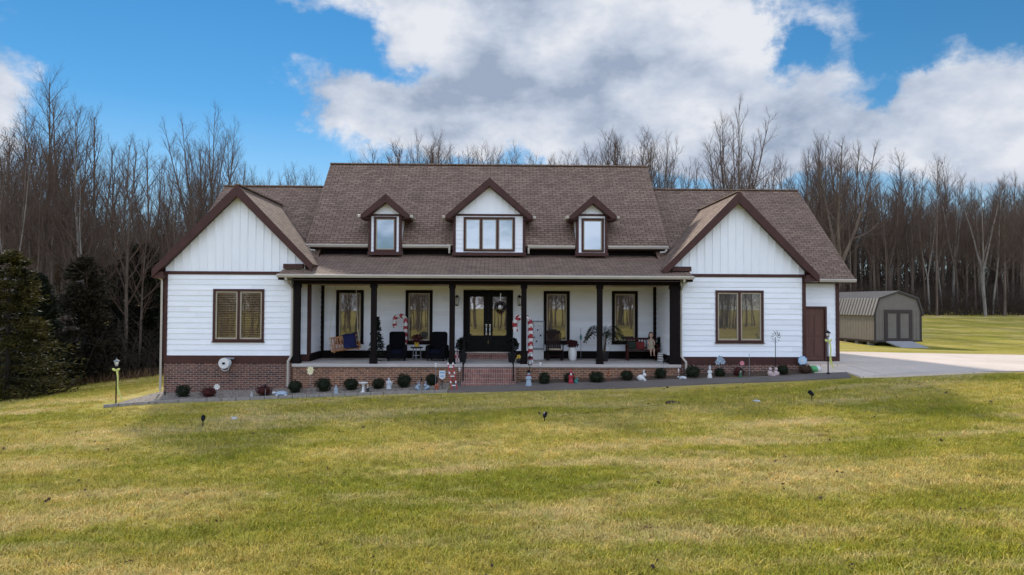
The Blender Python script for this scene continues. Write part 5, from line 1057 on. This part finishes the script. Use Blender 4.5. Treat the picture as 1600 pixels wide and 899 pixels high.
b = MB(); b.ext([(fx0-.02,-.06,zb-zg+.0),(fx0-.02,-1.75,-.02),(fx0-.02,-1.75,-.10),(fx0-.02,-.06,zb-zg-.1)],(fx1-fx0+.04,0,0)); b.build('ramp','ramp',t)
# ------------------------------------------------------------------ trees
M['treebark'] = mat('bare tree bark',(.112,.082,.062),.95,.4,1.4,bump=.4,stretch=(2,2,.4),wear=((.19,.17,.15),.60,2.0))
M['palebark'] = mat('pale tree bark',(.20,.175,.15),.95,.3,1.4,bump=.4,stretch=(2,2,.4))
M['brushwood'] = mat('brushwood stems',(.050,.034,.025),.95,.35,.6)
M['twig'] = mat('bare twigs',(.095,.062,.045),.95,.25,.8)
def bare_tree(seed, H, style):
    rn = random.Random(seed); tr, cr = MB(), MB()
    def wob(p, d, ln, n, r0, r1, sides, bld, up=.12, w=.12):
        pts = [Vector(p)]; d = Vector(d).normalized()
        for i in range(n):
            d = (d+Vector((rn.uniform(-w,w),rn.uniform(-w,w),rn.uniform(-w,w)*.5+up))).normalized(); pts.append(pts[-1]+d*ln/n)
        bld.tube(pts,[r0+(r1-r0)*i/n for i in range(n+1)],sides,cap=False); return pts, d
    def at(pts, t):
        k = min(int(t*(len(pts)-1)), len(pts)-2); f = t*(len(pts)-1)-k; return pts[k].lerp(pts[k+1],f), (pts[k+1]-pts[k]).normalized()
    def side(d, ang, az):
        a = d.orthogonal().normalized(); b = d.cross(a); return (d*math.cos(ang)+(a*math.cos(az)+b*math.sin(az))*math.sin(ang)).normalized()
    def limb(p, d, ln, r, lev):
        n = 4 if lev == 1 else (3 if lev == 2 else 2); pts, dd = wob(p,d,ln,n,r,r*.3,(4 if lev==1 else 3),cr,.13 if lev<3 else .06,.16)
        if lev >= 4: return
        k = {1:rn.randint(7,9),2:rn.randint(5,7),3:rn.randint(3,4)}[lev]; az = rn.uniform(0,6)
        for i in range(k):
            t = .25+.75*(i+rn.random()*.6)/k; q, qd = at(pts,min(t,.99)); az += 2.4+rn.uniform(-.5,.5); limb(q, side(qd,rn.uniform(.45,.85),az), ln*rn.uniform(.34,.52)*(1.15-.45*t), r*(1-.7*t)*.55, lev+1)
    def leader(p, d, ln, r, first, nb, reach):
        pts, _ = wob(p,d,ln,9,r,r*.12,7 if r > .1 else 5,tr,.10,.045); az = rn.uniform(0,6)
        for i in range(nb):
            t = first+(1-first)*((i+rn.random()*.7)/nb)**.85; t = min(t,.985); q, qd = at(pts,t); az += 2.399+rn.uniform(-.4,.4); ang = rn.uniform(.42,1.15)*(1.15-.45*t)
            limb(q, side(qd,ang,az), ln*reach*rn.uniform(.7,1.25)*(1.1-t)**.7+.25, r*(1-.85*t)*.42+.010, 1 if reach*ln > 1.0 else 2)
    r = H*.0110*rn.uniform(.65,1.35)
    if style == 'pole': leader((0,0,-.3),(rn.uniform(-.04,.04),rn.uniform(-.04,.04),1),H+.3,r,.36,22,.27)
    elif style == 'full': leader((0,0,-.3),(rn.uniform(-.05,.05),rn.uniform(-.05,.05),1),H+.3,r,.26,24,.34)
    else:
        h0 = H*rn.uniform(.28,.42); pts, d = wob((0,0,-.3),(rn.uniform(-.05,.05),0,1),h0+.3,5,r*1.15,r*.9,8,tr,.1,.04); k = 3 if style == 'fork' else 5
        for i in range(k):
            a = i*6.283/k+rn.uniform(-.4,.4); leader(pts[-1]-Vector((0,0,.05)),Vector((math.cos(a)*.30,math.sin(a)*.30,1)),(H-h0)*rn.uniform(.82,1.06),r*.6,.20,14,.30)
    return tr, cr
PROTO = []
for i, st in enumerate(('pole','full','fork','pole','fan','full','pole','fork','full','fan','fork','full')):
    tr, cr = bare_tree(40+i, 18, st); t = thing('bare_tree','x','tree',(0,0,0)); tr.build('trunk','palebark' if i in (5,10) else 'treebark',t,smooth=True,uv=False); cr.build('crown','twig',t,uv=False); PROTO.append(t)
SKY_X = [0,20,60,95,130,165,200,240,290,330,380,420,470,520,580,650,750,830,900,950,990,1035,1080,1112,1145,1180,1210,1250,1290,1340,1400,1480,1560,1620]
SKY_Y = [170,215,140,160,172,205,222,198,215,195,215,262,250,262,240,214,232,232,246,210,206,204,235,240,184,224,215,225,204,230,240,246,256,268]
used = set(); NT = [0]
def plant_tree(px, top, Y, pi, label, group, base=None, wide=1):
    x = P(px,475,Y).x; z = gz(x,Y); h = P(px,top,Y).z-z; s = h/18.0; src = PROTO[pi]; sc = (s*wide,s*wide,s); rz = random.uniform(0,6.28); NT[0] += 1; tilt = (rt.gauss(0,.03), rt.gauss(0,.03))
    if pi not in used:
        used.add(pi); src.location = (x,Y,z); src.scale = sc; src.rotation_euler = (*tilt,rz); src['label'] = label
        if group: src['group'] = group
        return src
    t = copy_thing(src,(x,Y,z),rz,sc,label); t.rotation_euler = (*tilt,rz)
    if group: t['group'] = group
    elif 'group' in t: del t['group']
    return t
rt = random.Random(11)
def grove(n, px0, px1, Y0, Y1, label, group, lo=0, hi=70, kinds=(0,1,3,5,6,8,2,7,4,9,10,11), wide=(.85,1.25)):
    for i in range(n):
        px = px0+(px1-px0)*(i+rt.random())/n; Y = Y0+(Y1-Y0)*rt.random(); top = np.interp(px,SKY_X,SKY_Y)+rt.uniform(lo,hi)
        plant_tree(px,top,Y,rt.choice(kinds),label,group,wide=rt.uniform(*wide))
# distinct trees
plant_tree(62,132,44,1,'tallest bare tree of the left woods, rising in front of the small cloud',None,wide=.8)
plant_tree(85,150,46,0,'tall bare tree just right of the tallest one in the left woods',None,wide=.85)
plant_tree(102,168,45,3,'straight bare tree third in the tall cluster of the left woods',None,wide=.8)
plant_tree(155,183,48,6,'lone straight bare tree standing clear of the others in the left woods',None,wide=.7)
plant_tree(318,196,58,4,'wide fan shaped bare tree behind the left gable, nearest the blue sky',None,wide=1.0)
plant_tree(238,208,52,2,'forked bare tree in the dense middle of the left woods',None)
plant_tree(1146,182,74,4,'tall fan shaped bare tree rising above the roof by the right gable peak',None,wide=.95)
plant_tree(1036,203,76,7,'forked bare tree just right of the main roof ridge end',None,wide=.8)
plant_tree(1302,202,70,2,'broad bare tree standing behind the right end of the roof',None,wide=1.2)
plant_tree(652,212,80,5,'bare tree peeking tallest above the main roof ridge on its left half',None,wide=.8)
grove(30,-25,300,42,60,'leafless tree among the thick bare woods left of the house','bare trees of the left woods',10,110,wide=(.7,1.05))
grove(16,-20,130,60,74,'leafless tree deep in the bare woods at the far left edge','bare trees deep in the far left woods',25,120)
grove(18,290,520,58,76,'small leafless tree showing behind the left wing roof','bare trees behind the left wing',5,60,wide=(.7,1.0))
grove(52,525,1012,78,92,'leafless treetop showing above the main roof ridge','bare treetops above the main roof',2,24,wide=(.9,1.3))
grove(20,1015,1260,76,90,'leafless tree showing above the right wing roof','bare trees behind the right wing',5,60,wide=(.75,1.05))
grove(44,1255,1640,75,88,'leafless straight tree at the front of the woods behind the shed','bare trees of the right woods edge',0,75,kinds=(0,3,6,8,2,3,1,5,10,11),wide=(.7,1.05))
grove(34,1250,1640,89,104,'leafless tree farther back in the woods behind the shed','bare trees deep in the right woods',10,90)
# far woods that read as one mass: merged bare trees scattered behind the nearer ones
def merged():
    b = MB(); q = random.Random(5)
    for k in range(5):
        tr, cr = bare_tree(90+k, 15, ('pole','full')[k%2]); o = Vector((q.uniform(-5,5),q.uniform(-3,3),0))
        for m_ in (tr, cr):
            n0 = len(b.v); b.v += [v+o for v in m_.v]; b.f += [[i+n0 for i in f] for f in m_.f]; b.mi += [0]*len(m_.f)
    me = bpy.data.meshes.new('woods_clump'); me.from_pydata(b.v,[],b.f); me.materials.append(M['twig']); return bpy.data.objects.new('woods_clump',me)
def zone(polys):
    vs, fs = [], []
    for (x0,x1,y0,y1) in polys:
        nx_, ny_ = max(2,int((x1-x0)/5)), max(2,int((y1-y0)/5)); base = len(vs); xs = np.linspace(x0,x1,nx_); ys = np.linspace(y0,y1,ny_)
        for y in ys:
            for x in xs: vs.append((x,y,gz(x,y)-.3))
        fs += [(base+j*nx_+i,base+j*nx_+i+1,base+(j+1)*nx_+i+1,base+(j+1)*nx_+i) for j in range(ny_-1) for i in range(nx_-1)]
    return vs, fs
CL = merged()
vs, fs = zone([(-95,-22,74,114),(-22,30,96,125),(30,110,98,135)]); scatter('far_woods',vs,fs,np.ones(len(vs),np.float32),CL,.023,.75,1.1,tilt=.02,seed=4)
vs, fs = zone([(-110,110,-95,-58)]); scatter('far_woods',vs,fs,np.ones(len(vs),np.float32),CL,.02,.6,.9,tilt=.02,seed=9)
# undergrowth: brush of bare stems along the edges of both woods, and the dry grass before it
def brush(n, pick, hmin, hmax, r):
    b = MB()
    for i in range(n):
        x, y = pick(); z = gz(x,y) if i % 3 == 0 else gz(x,y); h = random.uniform(hmin,hmax)*random.random()**.5; d = Vector((random.uniform(-.5,.5),random.uniform(-.5,.5),1)); p = Vector((x,y,z-.05)); m_ = p+d*h*.5; e = m_+(d+Vector((random.uniform(-.7,.7),random.uniform(-.7,.7),-.1)))*h*.5; b.tube([p,m_,e],[r,r*.7,r*.25],3,cap=False)
        for k in range(4): t_ = random.uniform(.3,.95); q = p.lerp(m_,t_*2) if t_ < .5 else m_.lerp(e,t_*2-1); b.tube([q,q+Vector((random.uniform(-1,1),random.uniform(-1,1),random.uniform(-.1,1)))*h*.3],[r*.5,r*.2],3,cap=False)
    return b
ledge = lambda x: np.interp(x,[-60,-31,-25,-20,-17,-12],[32,37.5,38.5,41.5,44.5,47])
def pl(): x = -62+50*random.random(); return x, ledge(x)+18*random.random()**1.7
tag(brush(5200,pl,1.2,4.6,.022).build('undergrowth','brushwood',uv=False),kind='stuff')
def prr(): x = random.uniform(24,78); return x, 76+14*random.random()**1.5
def pr2(): return random.uniform(26,105), random.uniform(93,118)
tag(brush(3500,pr2,4.0,9.5,.05).build('undergrowth','brushwood',uv=False),kind='stuff')
tag(brush(6500,prr,1.0,4.6,.026).build('undergrowth','brushwood',uv=False),kind='stuff')
b = MB()
for i in range(9000):
    x = -62+52*random.random(); y = ledge(x)-1.2+3.2*random.random(); z = gz(x,y); h = random.uniform(.2,.75); b.leaf((x,y,z),(random.uniform(-.5,.5),random.uniform(-.5,.5),1),h,.035)
tag(b.build('dry_grass',foliage_mat('dry grass stems',(.16,.095,.05),.4,2,.9,.1),uv=False),kind='stuff')
# conifers on the left
def big_conifer(h, r, nb, per, ls, matn, label, px, py, Y, base, droop, prof, nm='cedar_tree', grp=None, whorl=0):
    x = P(px,475,Y).x; z = gz(x,Y); t = thing(nm,label,'tree',(x,Y,z),grp); b = MB(); b.tube([(0,0,-.2),(0,0,h*.5),(0,0,h*.97)],[h*.018,h*.011,.02],8); b.build('trunk','bark',t,smooth=True)
    b = MB(); 
    for i in range(nb):
        f = random.random()**1.15
        if whorl: f = (math.floor(f*h/whorl)+random.uniform(0,.6))*whorl/h
        f = min(f,.985); zz = h*(base+(1-base)*f); rr = r*(1-f)**prof*random.uniform(.55,1.12)*(1+.18*math.sin(7*f+i%3))+.05; a = random.uniform(0,6.283); d = Vector((math.cos(a),math.sin(a),droop*random.uniform(.2,1.5))); b.tube([(0,0,zz),Vector((0,0,zz))+d*rr],[.03*h/8,.008],3,cap=False)
        for k in range(per):
            s = .2+.8*random.random()**(.55 if whorl else .6); p = Vector((0,0,zz))+d*rr*s+Vector((random.uniform(-1,1),random.uniform(-1,1),random.uniform(-.7,.7)))*(ls*.7+rr*.10*s); b.leaf(p,d+Vector((random.uniform(-.9,.9),random.uniform(-.9,.9),random.uniform(-.3,.9))),ls*random.uniform(.6,1.4),ls*.34)
    b.build('foliage',matn,t,uv=False); return t
M['pine_g'] = foliage_mat('sunlit pine needles',(.024,.025,.010),.78,1.0,.6,.2,(2.0,1.6,.9)); M['cedar'] = foliage_mat('dark cedar foliage',(.009,.012,.007),.6,1.0,.7,.08,(1.4,1.3,1)); M['cedar2'] = foliage_mat('brown green cedar foliage',(.022,.019,.012),.6,1.0,.7,.08,(1.3,1.2,1))
Y = 31; x_ = P(18,475,Y).x; hz_ = P(18,392,Y).z-gz(x_,Y)
big_conifer(hz_,2.5,260,75,.19,'pine_g','yellow green pine with layered sunlit boughs at the left edge of the photo',14,600,Y,.03,-.10,.62,'pine_tree',None,.55)
for px, top, Y, r, m_, lab in ((132,404,41,2.6,'cedar2','brownish green cedar standing between the pine and the dark cedar'),(222,384,45,3.3,'cedar','very dark cedar nearest the left wing of the house'),(52,430,38,2.0,'cedar','dark cedar right behind the yellow green pine'),(255,415,48,2.8,'cedar','dark cedar half hidden behind the left eave of the house'),(178,418,46,2.2,'cedar','smaller dark cedar in the gap left of the darkest one')):
    x_ = P(px,475,Y).x; big_conifer(P(px,top,Y).z-gz(x_,Y),r,230,70,.26,m_,lab,px,600,Y,.03,.05,.62,grp='cedars along the left woods')
print('trees', NT[0], 'objects', len(bpy.data.objects))
